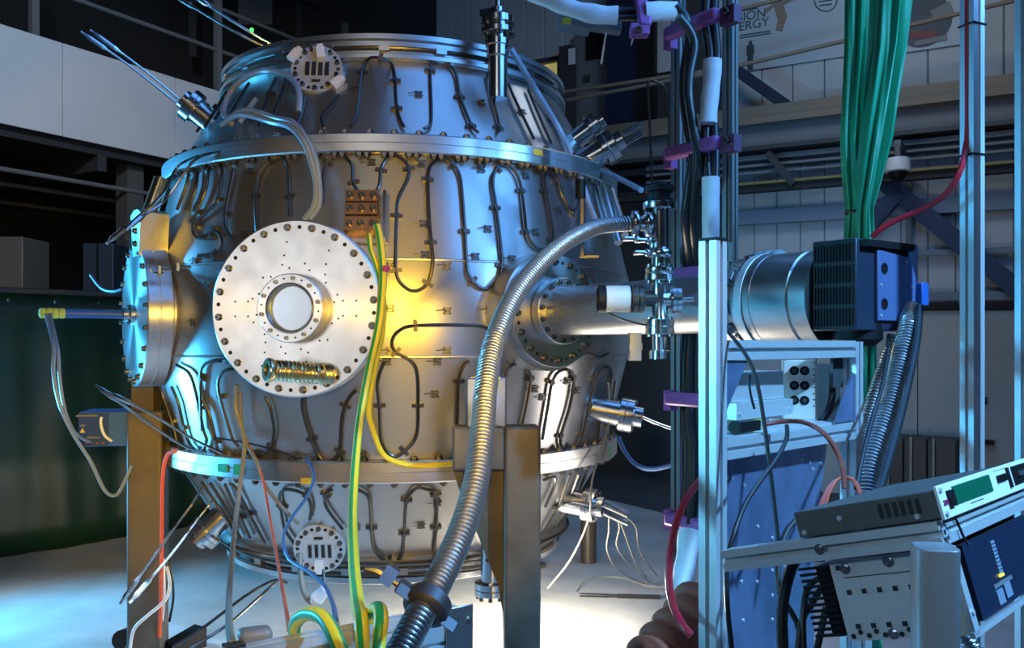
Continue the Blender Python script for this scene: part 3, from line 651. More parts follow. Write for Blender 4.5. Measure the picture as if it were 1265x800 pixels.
mb = MB(); mb.tube([P(250, 645, 4.35), P(267, 637, 4.4)], .014, 8); mb.build('brass_fitting', M['brassy'], o)
o, e = feed(712, 172, (.8, -.1, .55), .07, .17); 
o2, e = feed(722, 200, (.82, -.15, .45), .085, .22)
for k in range(5):
    mb = MB(); mb.cyl(e + Vector((0, .02 * (k % 3 - 1), .018 * (k - 2))), e + Vector((.1, .02 * (k % 3 - 1) - .015, .05 + .018 * (k - 2))), .007, n=8); mb.build('pin', M['steel'], o2)
o, e = feed(752, 512, (.95, -.2, -.16), .088, .22, base=Vector(pol(60, 1.26, 1.22)))
rods(o, [[e, e + Vector((.1, -.02, -.04)), e + Vector((.26, -.05, -.09))]], .008)
o, e = feed(700, 618, (.85, -.35, -.1), .085, .2)
for k in range(4):
    mb = MB(); mb.cyl(e + Vector((0, .02 * (k % 2), .02 * (k - 1.5))), e + Vector((.12, -.03, -.05 + .02 * (k - 1.5))), .011, n=8); mb.build('pin', (M['clear'] if k % 2 else M['steel']), o)
o, e = feed(232, 240, (-.3, -.6, .75), .001, .01)
for x_ in list(o.children): D.objects.remove(x_)
D.objects.remove(o)
rods(V, [[vs(262, 195, .05)[0], vs(240, 213, .08)[0], P(200, 240, 4.0), P(165, 272, 3.85), P(131, 301, 3.7)], [vs(285, 192, .05)[0], vs(262, 207, .09)[0], P(205, 246, 3.95), P(175, 268, 3.83), P(156, 284, 3.75)]], .0062)
rods(V, [[P(266, 562, 3.9), P(230, 552, 3.95), P(180, 520, 3.95), P(113, 472, 3.95)], [P(275, 560, 3.85), P(235, 540, 3.9), P(185, 510, 3.9), P(133, 484, 3.9)]], .006)
rods(V, [[P(345, 52, 4.3), P(330, 58, 4.3), P(285, 36, 4.25), P(215, -6, 4.2)], [P(352, 50, 4.3), P(335, 54, 4.3), P(300, 34, 4.25), P(238, -6, 4.2)]], .006)
# bracket lug at upper left with gold collar
p, n = vs(213, 275, .03)
mb = MB(); mb.prism([(-.05, -.20), (.06, -.20), (.085, .0), (.028, .02), (-.028, .02), (-.085, .0)], pol(-52, 1.29, 2.16), ZU.cross(rad(-52)), ZU, rad(-52) * .13); lug = mb.build('lifting_lug', M['satin'], V)
mb = MB(); mb.cyl(pol(-52, 1.36, 2.16), pol(-52, 1.30, 2.34), .036); mb.build('lug_stem', M['brassy'], lug)
for zz_ in (2.08, 2.02):
    inst('lug_bolt', hbme, frame(pol(-52, 1.42, zz_), rad(-52)), lug)
mb = MB(); mb.obox(pol(-60, 1.36, 2.1), (.07, .0, 0), (0, .02, 0), (0, 0, .035)); mb.build('lug_arm', M['satin'], lug)
# copper terminal block
p, n = vs(455, 272); MT = frame(p + n * .03, n, ZU.cross(n))
mb = MB(); mb.box((0, 0, -.01), .18, .22, .02); tb = placed('terminal_backplate', mb, M['satin'], MT, V)
mb = MB(); mb.box((.075, 0, .02), .012, .21, .06); placed('terminal_frame', mb, M['steel'], MT, tb)
for k, (y, h) in enumerate(((.078, .05), (.018, .05), (-.05, .06))):
    mb = MB(); mb.box((-.02, y, .03), .135, h, .05 + .01 * k); placed('copper_bar', mb, M['copper'], MT, tb)
    for xx in (-.068, -.02, .03): inst('terminal_bolt', hbme, MT @ Matrix.Translation((xx, y, .056 + .005 * k)), tb)
# supporting legs: mitred square tube
def leg(beta, r, wd, top, rz, arm):
    p = pol(beta, r, 0); u = Vector((math.cos(rz), math.sin(rz), 0)); f_ = Vector((math.sin(rz), -math.cos(rz), 0))
    mb = MB(); mb.obox(p + ZU * top / 2, u * wd / 2, f_ * wd / 2, ZU * top / 2); o = mb.build('support_leg', M['brown'], V, bev=.012)
    if arm:
        a_ = arm; mb = MB(); mb.obox(p + ZU * (top - .088) - u * (wd / 2 + a_ / 2), u * a_ / 2, f_ * wd / 2 * .98, ZU * .088); mb.build('leg_arm', M['brown'], o, bev=.01)
        mb = MB(); mb.prism([(0, 0), (-a_, 0), (-a_ * .9, -.08), (-.02, -.5), (0, -.62)], p - u * (wd / 2) + ZU * (top - .17) - f_ * .02, u, ZU, -f_ * .03); mb.build('gusset', M['brown'], o)
    mb = MB(); mb.obox(p + ZU * .012, u * wd * .75, f_ * wd * .75, ZU * .012); mb.build('foot_plate', M['brown'], o)
    return o
Lc = P(644, 700, 3.62); bb = math.degrees(math.atan2(Lc.x - VC.x, -(Lc.y - VC.y))); rr_ = math.hypot(Lc.x - VC.x, Lc.y - VC.y)
lg1 = leg(bb, rr_, .148, P(644, 527, 3.55).z, R(4), .21)
Ll = P(183, 700, 4.36); bb = math.degrees(math.atan2(Ll.x - VC.x, -(Ll.y - VC.y))); rr_ = math.hypot(Ll.x - VC.x, Ll.y - VC.y)
lg2 = leg(bb, rr_, .165, P(183, 508, 4.3).z, R(10), 0)
mb = MB(); mb.obox(P(181, 505, 4.42), (.055, 0, 0), (0, .05, 0), (0, 0, .22)); mb.build('leg_extension', M['brown'], lg2)
leg(146, 1.3, .16, 1.25, R(128), 0); leg(208, 1.3, .16, 1.25, R(208), 0)
# bolted bracket plate above the centre leg
p, n = vs(600, 498, .06); n = Vector((n.x, n.y, 0)).normalized(); u = ZU.cross(n)
mb = MB(); mb.obox(P(600, 497, 3.62), (.083, .02, 0), (-.005, .02, 0), (0, 0, .105)); br = mb.build('bracket_plate', M['bluelitplate'], V, bev=.008)
inst('bracket_bolt', hbme, frame(P(600, 492, 3.57), (-.1, -1, 0)) @ Matrix.Scale(2.2, 4), br)
mb = MB(); mb.obox(P(600, 466, 3.66), (.06, .0, 0), (0, .05, 0), (0, 0, .008)); mb.build('bracket_cap', M['steel'], br)
# drain tube on the lower cone
dp = Vector((-.098, 4.05, 0)); mb = MB(); mb.lathe([(.047, .44), (.047, .84)], dp, ZU, 24); dt = mb.build('drain_tube', M['steel'], V)
mb = MB(); mb.lathe([(.070, .385), (.075, .389), (.075, .412), (.070, .414), (.075, .418), (.075, .445), (.047, .45)], dp, ZU, 28); mb.build('drain_flange', M['steel'], dt)
for k in range(8): inst('drain_bolt', hxme, frame(dp + Vector((.06 * math.cos(k * .785), .06 * math.sin(k * .785), .385)), -ZU), dt)
ts = MB(); ts.lathe([(.0048, 0), (.0048, .0015), (.0038, .003), (0, .0032)], (0, 0, 0), ZU, 10); tsme = ts.mesh('panel_screw', M['alu'])
tb_ = MB(); tb_.lathe([(.009, 0), (.009, .0015), (.006, .0015), (.006, .005), (.0045, .005), (.004, .003), (0, .003)], (0, 0, 0), ZU, 8); tbme = tb_.mesh('arm_bolt', M['steel'])
# ================================================================== DUCT, PUMP, GAUGE CROSS
O3 = M3.to_translation(); Q3 = Vector((math.cos(R(B3)), math.sin(R(B3)), 0))
def ax3(s): return O3 + n3 * s
T = thing('beam_duct', ax3(.6) * Vector((1, 1, 0)).length / Vector((1, 1, 0)).length, 'long polished steel duct running from the right vessel port to the pump', 'duct')
mb = MB(); mb.lathe([(.095, .002), (.142, .002), (.145, .006), (.145, .05), (.141, .054), (.108, .054)], O3, n3, 56); fl_ = mb.build('duct_collar', M['satin'], T)
e3 = n3.orthogonal().normalized()
for k in range(16): inst('collar_bolt', hxme, frame(ax3(.054) + (Matrix.Rotation(k * math.pi / 8, 3, n3) @ e3) * .127, n3), fl_)
mb = MB(); mb.lathe([(.104, .03), (.104, .97), (.098, .97)], O3, n3, 56); mb.build('duct_pipe', mat('brushed_duct', (.46, .46, .46), .42, .95, .1, 15), T)
mb = MB(); mb.lathe([(.1, .94), (.14, .94), (.143, .944), (.143, .966), (.139, .97), (.1, .97)], O3, n3, 56); mb.build('duct_end_flange', M['satin'], T)
PT = thing('turbo_pump', ax3(1.2), 'fat steel vacuum pump with black finned fan box at its right end', 'pump')
mb = MB(); mb.lathe([(.09, .972), (.14, .972), (.143, .976), (.143, 1.0), (.116, 1.003), (.108, 1.03), (.116, 1.07), (.138, 1.072), (.138, 1.085), (.150, 1.086), (.155, 1.09), (.155, 1.10), (.151, 1.104), (.151, 1.112), (.155, 1.116), (.155, 1.16), (.1535, 1.162), (.1535, 1.168), (.155, 1.17), (.155, 1.30), (.15, 1.305), (.15, 1.31), (.155, 1.315), (.155, 1.37), (.1, 1.37)], O3, n3, 72); mb.build('pump_body', M['satin'], PT)
cw = MB(); cw.box((0, 0, .0), .034, .055, .085); cw.box((.02, 0, .03), .02, .04, .02); cw.cyl((0, 0, -.05), (0, 0, .055), .009, n=10); cwme = cw.mesh('claw_clamp', M['steel'])
for k in range(8):
    a = k * math.pi / 4 + .3; v = Matrix.Rotation(a, 3, n3) @ e3
    inst('claw_clamp', cwme, frame(ax3(1.040) + v * .130, n3, v), PT)
mb = MB(); mb.lathe([(.158, 1.102), (.160, 1.104), (.160, 1.13), (.158, 1.132)], O3, n3, 72, True); mb.build('pump_strap', M['alu'], PT)
mb = MB()
for k in range(3): mb.ball(ax3(1.08 + .04 * k) + Vector((0, 0, .158)), .022, (1.2, .8, .55), 10)
mb.build('strap_tail', M['clear'], PT)
# fan box
zc = 1.722; bx = lambda s, q, z: ax3(s) * Vector((1, 1, 0)).length / math.sqrt(2) + Q3 * q + Vector((0, 0, z - 1.69))
c = bx(1.445, .05, zc)
mb = MB(); mb.obox(c, n3 * .073, Q3 * .168, ZU * .134); fb = mb.build('fan_box', mat('black_box_blue_lit', (.018, .026, .05), .4), PT, bev=.004)  # black box; the blue light on it is put into its colour
lm = MB(); lm.box((0, 0, 0), .007, .05, .008); lme = lm.mesh('vent_fin', mat('vent_fin_black', (.010, .009, .009), .6, spec=.2))
mb = MB(); mb.obox(c - Q3 * .1685, n3 * .070, Q3 * .001, ZU * .131); mb.build('vent_face', M['hole'], fb)
for r_ in range(4):
    for k in range(13):
        p = c - Q3 * .171 + n3 * (-.062 + .0103 * k) + ZU * (-.095 + .063 * r_); inst('vent_fin', lme, frame(p, -Q3, n3), fb)
mb = MB(); mb.prism([(-.075, -.105), (.09, -.105), (.13, -.06), (.135, .03), (.10, .09), (-.075, .105)], c + n3 * .073 + Q3 * .0, Q3, ZU, n3 * .012); pl_ = mb.build('end_plate', mat('plate_blue_light_tint', (.08, .12, .25), .45), fb, bev=.003)  # plate colour carries the blue light falling on the end face
for z_ in (.05, -.055):
    mb = MB(); mb.lathe([(.017, .011), (.017, .0135), (.013, .0135), (.013, .0122), (0, .0122)], c + n3 * .073 + Q3 * -.042 + ZU * z_, n3, 20); mb.build('plug_disc', M['black'], pl_)
for q_, z_ in ((-.06, .0), (.08, .075), (.085, -.09), (.11, .0), (-.06, -.09)): inst('plate_screw', tsme, frame(c + n3 * .085 + Q3 * q_ + ZU * z_, n3), pl_)
mb = MB(); mb.obox(c + n3 * .078 + Q3 * .165 + ZU * -.02, n3 * .02, Q3 * .02, ZU * .035); mb.build('socket_block', M['bluebox'], fb, bev=.003)
mb = MB(); mb.obox(c + n3 * .085 + Q3 * -.02 + ZU * .12, n3 * .01, Q3 * .13, ZU * .01); mb.build('box_lip', M['black'], fb)
mb = MB(); mb.lathe([(.05, -.18), (.075, -.16), (.075, -.11)], c - Q3 * .05, ZU, 24); mb.build('pump_foot', M['black'], PT)
# gauge cross
GX = 3.03
def gp(x, y): return P(x, y, GX)
GC = thing('gauge_cross', gp(814, 445), 'shiny steel vacuum cross with valve, gauge and flanges in front of the duct', 'vacuum fitting')
g0 = gp(815, 366); pxm = GX / F
def vert(name, rows, m, par=None):
    mb = MB(); mb.lathe([(r * pxm, -(y - 366) * pxm) for r, y in rows], g0, ZU, 28); return mb.build(name, m, par or GC)
vert('cross_body', [(11, 394), (10, 392), (10, 340), (11, 338)], M['steel'])
vert('upper_flange', [(10, 347), (17, 347), (18, 346), (18, 339), (17, 338), (17.5, 337), (17.5, 331), (10, 329)], M['steel'])
vert('upper_tube', [(10, 331), (10, 318), (15, 318), (16, 316), (16, 311), (15, 309), (11, 308), (12.5, 306), (12.5, 259)], M['steel'])
vert('top_flange', [(12, 260), (20, 259), (20.5, 258), (20.5, 250), (19, 249)], M['steel'])
vert('valve_head', [(17, 250), (17, 246), (13, 245), (13, 238), (18, 237), (18, 230), (10, 228), (6, 224)], M['black'])
vert('lower_flange', [(9, 413), (17, 413), (18, 412), (18, 404), (17, 403.4), (18, 402.6), (18, 395), (17, 394), (10, 394)], M['steel'])
vert('lower_tube', [(6, 443), (13, 443), (13, 433), (9.5, 432), (9.5, 412)], M['steel'])
for yy, up in ((394, 1), (413, -1), (347, -1), (329, 1)):
    for k in range(6): inst('cross_bolt', sbme, frame(g0 + Vector((14.5 * pxm * math.cos(k * 1.047 + .4), 14.5 * pxm * math.sin(k * 1.047 + .4), -(yy - 366) * pxm)), ZU * up), GC)
def horiz(name, y, rows, m, par=None, dy=0):
    mb = MB(); mb.lathe([(r * pxm, (x - 815) * pxm) for r, x in rows], gp(815, y) + Vector((0, dy, 0)), (1, 0, 0), 28); return mb.build(name, m, par or GC)
horiz('left_arm', 369, [(10, 812), (10, 796), (16, 795), (17, 794), (17, 789), (16, 788.4), (17, 787.6), (17, 782), (15, 781)], M['bolt'])
ga = horiz('gauge_can', 369, [(10, 783), (15.5, 780), (16.5, 778), (16.5, 745), (15, 743), (13, 741), (0, 741)], M['cream'])
horiz('gauge_band', 369, [(16.8, 780), (16.8, 777.5)], M['black'], ga)
horiz('gauge_cap', 369, [(17.2, 748), (17.2, 739), (15, 738), (15, 741)], M['black'], ga)
horiz('right_arm', 370, [(12, 818), (11, 828), (17, 829), (17, 834), (16.3, 834.6), (17, 835.2), (17, 840), (10, 841), (3, 843), (3, 856)], M['steel'])
horiz('port_arm', 276, [(11, 806), (11, 804), (15, 803), (15, 797), (10, 796), (10, 791)], M['steel'], None)
for x0 in (784, 800):
    horiz('clamp_band', 276, [(11, x0 - 3), (16, x0 - 3), (17, x0 - 1), (17, x0 + 2), (16, x0 + 4), (11, x0 + 4)], M['steel'])
wg = MB(); wg.tube([(0, 0, 0), (.02, 0, .012), (.045, 0, .02)], .007, 8); wg.tube([(0, 0, 0), (.02, 0, -.012), (.045, 0, -.02)], .007, 8); wg.ball((0, 0, 0), .014)
wgme = wg.mesh('wing_nut', M['steel'])
for x, y in ((798, 313), (785, 296), (800, 298)): inst('wing_nut', wgme, frame(gp(x, y) + Vector((0, -.03, 0)), (0, -1, 0), (-1, 0, 0)), GC)
mb = MB(); mb.tube(resample(spline([gp(747, 378), gp(755, 388), gp(775, 396), gp(800, 402)], 8), .01), .0035, 6); mb.build('gauge_lead', M['rubber'], ga)
mb = MB(); mb.obox(gp(789, 428) + Vector((0, .10, 0)), (.02, 0, 0), (0, .03, 0), (0, 0, .05)); mb.obox(gp(789, 428) + Vector((0, .10, 0)), (.023, 0, 0), (0, .033, 0), (0, 0, .012)); mb.build('valve_body', M['satin'], GC)
# big corrugated hose
def corrug(name, pts, r, pitch, amp, m, label, cat='hose', n=18, grow=None):
    q = spline(pts, 24); L = [0]                       # evenly ringed along the length: wide crest, deep narrow groove
    for a, b in zip(q, q[1:]): L.append(L[-1] + (b - a).length)
    cen = []; rad_ = []; k = 0; s = 0
    prof_ = ((0, 1.0), (.18, 1.06), (.45, 1.06), (.60, 1.0), (.68, 1 - amp), (.90, 1 - amp))
    while s < L[-1] - pitch:
        if grow: pitch = grow[0] + (grow[1] - grow[0]) * s / L[-1]
        for f, g in prof_:
            t = s + f * pitch
            while k < len(L) - 2 and L[k + 1] < t: k += 1
            cen.append(q[k].lerp(q[k + 1], (t - L[k]) / max(1e-9, L[k + 1] - L[k]))); rad_.append(r * g)
        s += pitch
    mb = MB(); mb.tube(cen, rad_, n); o = mb.build(name, m, None, 0, 40); return tag(o, label, cat)
HP = [(779,276,3.02),(760,277,2.98),(735,281,2.88),(700,298,2.7),(665,328,2.5),(633,370,2.32),(610,425,2.15),(601,475,2.02),(596,530,1.9),(590,585,1.8),(574,645,1.7),(553,695,1.62),(532,736,1.55),(512,772,1.5),(490,815,1.45)]
HQ = [P(*h) for h in HP]
bh = corrug('bellows_hose', HQ, .0252, .0100, .24, M['bellows'], 'big corrugated steel hose sweeping from the gauge cross down to the bottom edge', 'hose', 24, (.0150, .0092))
hp_, hd = P(528, 747, 1.54), (P(512, 772, 1.5) - P(541, 722, 1.58)).normalized()
mb = MB(); mb.lathe([(.027, -.022), (.036, -.018), (.042, -.012), (.042, .012), (.036, .018), (.027, .022)], hp_, hd, 32, True); hc_ = tag(mb.build('hose_clamp', M['clip']), 'dark metal wing clamp round the big corrugated hose at the bottom', 'clamp')
sx = hd.cross((0, -1, 0)).normalized()
for sg, L_, nm in ((1, .07, 'clamp_lug'), (-1, .05, 'clamp_hinge')):
    mb = MB(); mb.obox(hp_ + sx * sg * .048 * 1.0, sx * .016, hd * .013, Vector((0, -1, 0)) * .016); mb.build(nm, M['clip'], hc_, bev=.003)
lft = sx if (sx.x < 0) else -sx
mb = MB(); mb.cyl(hp_ + lft * .05, hp_ + lft * .09, .006, n=8); mb.obox(hp_ + lft * .082 + Vector((0, 0, .006)), lft * .012, hd * .02, Vector((0, -.01, 0))); mb.tube([hp_ + lft * .09, hp_ + lft * .11 + Vector((0, 0, -.003)), hp_ + lft * .135 + Vector((0, 0, -.014))], [.008, .009, .005], 8); mb.build('wing_bolt', M['clip'], hc_)

# ================================================================== ALUMINIUM PROFILES
def profpoly(w, h=None, sl=.010, dp=.011):
    h = h or w; out = []
    def side(cx, cy, tx, ty, L):
        nx, ny = -ty, tx                              # inward
        k = max(1, round(L / min(w, h)))
        pts = []
        for i in range(k):
            m = -L / 2 + L * (i + .5) / k
            for a, b in ((m - sl / 2, 0), (m - sl / 2, .004), (m - sl * .9, .005), (m - sl * .5, dp), (m + sl * .5, dp), (m + sl * .9, .005), (m + sl / 2, .004), (m + sl / 2, 0)): pts.append((cx + tx * a + nx * b, cy + ty * a + ny * b))
        return [(cx - tx * L / 2, cy - ty * L / 2)] + pts
    out += side(0, -h / 2, 1, 0, w); out += side(w / 2, 0, 0, 1, h); out += side(0, h / 2, -1, 0, w); out += side(-w / 2, 0, 0, -1, h)
    return out
def profile(mb, p0, p1, x, w=.045, h=None):
    p0, p1 = Vector(p0), Vector(p1); z = (p1 - p0).normalized(); x = Vector(x); x = (x - z * x.dot(z)).normalized(); y = z.cross(x)
    return mb.prism(profpoly(w, h), p0, x, y, p1 - p0)
U = Vector((.7071, .7071, 0)); Vv = Vector((.7071, -.7071, 0))
P0 = P(880.5, 424, 1.95); P0.z = 0; P1 = Vector((.94, 2.42, 0))
def mbp(*a, **k): mb = MB(); profile(mb, *a, **k); return mb
FR = thing('pump_frame', P0, 'cyan-lit aluminium profile frame with shelf, carrying the pump equipment', 'frame')
zt0 = P(880, 298, 1.95).z
mb = mbp(P0, P0 + ZU * zt0, U); mb.build('upright', M['alu'], FR)
mb = MB(); mb.obox(P0 + ZU * (zt0 + .003), U * .024, Vv * .024, ZU * .003); mb.build('end_cap', M['black'], FR)
mb = mbp(P1, P1 + ZU * 1.555, U); mb.build('upright', M['alu'], FR)
for z_ in (1.535, 1.312):
    mb = mbp(P0 + U * .024 + ZU * z_, P1 - U * .024 + ZU * z_, ZU); mb.build('cross_beam', M['alu'], FR)
    mb = mbp(P0 + U * .20 - Vv * .14 + ZU * z_, P1 - U * .024 - Vv * .14 + ZU * z_, ZU); mb.build('cross_beam', M['alu'], FR)
mb = MB(); mb.prism([(.03, -.02), (.64, -.02), (.64, .19), (.30, .19), (.03, .0)], P0 + ZU * 1.3355, U, -Vv, ZU * .004); mb.build('shelf_plate', M['alu'], FR)
mb = MB(); mb.prism([(0, 0), (-.11, 0), (0, .13)], P1 - U * .024 + ZU * 1.340 + Vv * .01, U, ZU, Vv * .006); mb.build('gusset', M['bluelitplate'], FR)
mb = MB(); mb.prism([(0, 0), (.10, 0), (0, -.12)], P0 + U * .024 + ZU * 1.51 + Vv * .01, U, ZU, Vv * .006); mb.build('gusset', M['bluelitplate'], FR)
mb = MB(); mb.obox(P1 - U * .05 + ZU * 1.47 - Vv * .02, U * .03, Vv * .004, ZU * .04); mb.build('corner_plate', M['darkgrey'], FR)
mb = MB(); mb.prism([(.0, 1.285), (.63, 1.285), (.60, 1.17), (.55, 1.05), (.55, .02), (.0, .02)], P0 - Vv * .03, U, ZU, -Vv * .003); sk = mb.build('side_sheet', M['bluelitplate'], FR)
for x, y in ((916, 718), (935, 718), (954, 704), (970, 700), (954, 735), (918, 766), (954, 765), (954, 664), (936, 650), (970, 655), (1000, 571), (1014, 572), (1004, 579), (919, 599), (904, 590), (990, 568)):
    k_ = (x - CX) / F; b_ = P0 - Vv * .03; u_ = (k_ * b_.y - b_.x) / (.7071 * (1 - k_)); q_ = b_ + U * u_; q_.z = P(x, y, q_.y).z
    inst('sheet_screw', tsme, frame(q_, Vv), sk)
mb = MB(); mb.obox(P0 - Vv * .029 + U * .10 + ZU * (P(918, 765, 2.02).z), U * .003, Vv * .001, ZU * .03); mb.build('sheet_slot', M['hole'], sk)
def uvz(u, v, z): return P0 + U * u - Vv * v + ZU * z
mb = MB(); mb.obox(uvz(.29, .09, 1.443), U * .13, Vv * .04, ZU * .036); bx_ = tag(mb.build('power_supply', M['alu'], None, .003), 'pale blue-lit metal electronics box standing over the frame shelf', 'electronics box')
mb = MB(); mb.obox(uvz(.30, .08, 1.386), U * .14, Vv * .045, ZU * .02); mb.build('box_tray', M['alu'], bx_)
for u_ in (.175, .42): inst('tray_screw', tsme, frame(uvz(u_, .035, 1.380), Vv), bx_)
for u_ in (.18, .40):
    mb = MB(); mb.cyl(uvz(u_, .09, 1.3397), uvz(u_, .09, 1.37), .008, n=10); mb.build('box_foot', M['steel'], bx_)
mb = MB(); mb.cyl(uvz(.245, .045, 1.3397), uvz(.245, .045, 1.364), .024); tag(mb.build('cable_gland', mat('yellow_green_plastic', (.35, .45, .06), .4)), 'yellow-green plastic cylinder under the electronics box on the shelf', 'plug')
mb = MB(); mb.cyl(uvz(.185, .045, 1.3397), uvz(.185, .045, 1.362), .020); tag(mb.build('cable_gland', mat('pale_green_plastic', (.2, .4, .2), .4)), 'pale green plastic plug left of the yellow-green cylinder on shelf', 'plug')
mb = MB(); mb.obox(uvz(.145, .0, 1.356), U * .045, Vv * .012, ZU * .012); mb.cyl(uvz(.10, .0, 1.356), uvz(.09, .0, 1.356), .0155); tag(mb.build('black_connector', M['black']), 'black connector lying on the shelf against the near upright', 'connector')
sc_ = P(986, 484, 2.44); sx_ = Vector((.985, -.17, 0)); sy_ = Vector((-.17, -.985, 0)); sc_.z = 1.3397 + .082
mb = MB(); mb.obox(sc_, sx_ * .043, sy_ * .02, ZU * .082); so = tag(mb.build('socket_block', M['cream'], None, .003), 'cream wall box with six round black sockets on the shelf', 'socket box')
for i in range(2):
    for j in range(3):
        p = sc_ + sx_ * (-.0135 + .0275 * i) + sy_ * .02 + ZU * (.053 - .041 * j); mb = MB(); mb.lathe([(.0128, 0), (.0128, .002), (.0105, .003), (.0105, .001), (0, .001)], p, sy_, 22); s_ = mb.build('socket', M['black'], so)
        mb = MB(); mb.lathe([(.006, .001), (.006, .003), (0, .003)], p, sy_, 12); mb.build('socket_core', M['darkgrey'], s_)
for j in range(8):
    mb = MB(); mb.obox(sc_ + sx_ * .039 + sy_ * .0203 + ZU * (.075 - .017 * j), sx_ * .003, sy_ * .0008, ZU * .0012); mb.build('scale_mark', M['black'], so)
mb = MB(); mb.obox(P(1028, 484, 2.62), (.05, 0, 0), (0, .01, 0), (0, 0, .085)); tag(mb.build('backing_panel', M['darkgrey']), 'dark panel standing behind the socket box on the shelf', 'panel')
# free posts
def post(name, px, d, ang, z0, z1, label, m='alud', w=.045, par=None):
    p = P(px, 424, d); p.z = 0; x = Vector((math.cos(R(ang)), math.sin(R(ang)), 0)); mb = mbp(p + ZU * z0, p + ZU * z1, x, w=w); return tag(mb.build(name, M[m]), label, 'post', 'tall aluminium profile posts'), p
c1, q1 = post('profile_post', 838, 3.62, 45, 0, 4.6, 'tall aluminium post left of the black cable bundle, behind the duct')
c2, q2 = post('profile_post', 902, 3.42, 45, 0, 4.6, 'tall grey aluminium post right of the black cable bundle')
c3, q3 = post('profile_post', 1201, 2.5, 24, 0, 3.6, 'tall bright aluminium post at right with the red hose in its groove', 'alu')
c4, q4 = post('profile_post', 1270, 2.35, 24, 0, 3.6, 'aluminium post cut off by the right edge of the view', 'alu')
for y in (32, 192):
    mb = MB(); z = P(1201, y, 2.5).z; x = Vector((math.cos(R(24)), math.sin(R(24)), 0)); yy = Vector((-x.y, x.x, 0))
    pts = [q3 + x * a * .025 + yy * b * .025 + ZU * z for a, b in ((-1, -1), (1, -1), (1, 1), (-1, 1), (-1, -1))]; mb.tube(pts, .003, 6); mb.build('cable_tie', M['black'], c3)
# purple cable cleats
def cleat(y, lab):
    a = P(835, y + 6, 3.50); b = P(899, y - 6, 3.28); z = a.z; b.z = z; u = (b - a).normalized(); n = Vector((u.y, -u.x, 0))
    mb = MB(); mb.obox((a + b) / 2 + n * .05, u * (b - a).length / 2, n * .022, ZU * .026); o = tag(mb.build('cable_cleat', M['purple'], None, .012), lab, 'cable clamp', 'purple clamps on the cable bundle')
    mb = MB(); mb.obox(b + u * .03 + n * .02 - ZU * .01, u * .035, n * .02, ZU * .032); mb.build('cleat_bracket', mat('dull_purple', (.14, .04, .09), .5) if 'dp' not in M else M['dp'], o)
    mb = MB(); mb.obox(a - u * .01 + n * .02 - ZU * .01, u * .02, n * .02, ZU * .04); mb.build('cleat_bracket', M['purple'], o)
    inst('cleat_bolt', hbme, frame(b + u * .035 + n * .04, n), o)
for y, lab in ((40, 'purple clamp round the black cables at the very top of the bundle'), (187, 'purple clamp on the cables just above the upright white wrap'), (335, 'purple clamp where the cable bundle meets the duct'), (485, 'purple clamp on the cable bundle just below the duct'), (632, 'lowest purple clamp, above the crumpled white wrap')): cleat(y, lab)
# overhead bracket clamp
a = P(790, -10, 3.35); b = P(797, 32, 3.3)
mb = MB(); mb.obox((a + b) / 2, Vector((.025, 0, 0)), Vector((0, .02, 0)), (b - a) / 2); o = tag(mb.build('cable_cleat', M['purple'], None, .01), 'purple clamp hanging between the two white wraps overhead', 'cable clamp', 'purple clamps on the cable bundle')
mb = MB(); mb.obox(P(790, 38, 3.32), (.035, 0, 0), (0, .03, 0), (0, 0, .02)); mb.build('cleat_bracket', M['purple'], o); mb = MB(); mb.cyl(P(783, 44, 3.32), P(780, 56, 3.32), .004, n=6); mb.build('cleat_stud', M['steel'], o)
inst('cleat_bolt', hbme, frame(P(789, 37, 3.28), (0, -1, 0)), o)
# ================================================================== CONSOLE AT LOWER RIGHT
TT = R(16); OC = P(1167, 657, 1.28)
fC = Vector((.7071 * math.cos(TT), -.7071 * math.cos(TT), math.sin(TT))); nC = Vector((-.7071 * math.sin(TT), .7071 * math.sin(TT), math.cos(TT)))
def lc(u, f, n): return OC + U * u + fC * f + nC * n
CON = thing('console_frame', lc(0, -.2, -.02), 'tilted aluminium profile arm and rail that carry the two instruments', 'frame')
mb = mbp(lc(0, -.375, 0), lc(0, .0, 0), nC, w=.036); arm_ = mb.build('side_arm', M['alu'], CON)
inst('arm_bolt', tbme, frame(lc(-.018, -.19, 0), -U), arm_)
mb = mbp(lc(.019, -.018, 0), lc(.62, -.018, 0), nC, w=.036); mb.build('front_rail', M['alu'], CON)
mb = MB()
for k in range(4):
    a_ = k * math.pi / 2 + math.pi / 4; mb.cyl(lc(.0 + .0125 * math.cos(a_), .0004, .0125 * math.sin(a_)), lc(.0125 * math.cos(a_), .0008, .0125 * math.sin(a_)), .0025, n=8)
mb.cyl(lc(0, .0004, 0), lc(0, .0009, 0), .004, n=10); mb.build('end_bore', M['hole'], CON)
mb = MB(); mb.tube(resample(spline([lc(.015, .004, .018), lc(.03, .004, .02), lc(.045, .004, .012), lc(.052, .006, -.02), lc(.055, .01, -.03)], 8), .005), .002, 6); mb.build('strap', M['black'], CON)
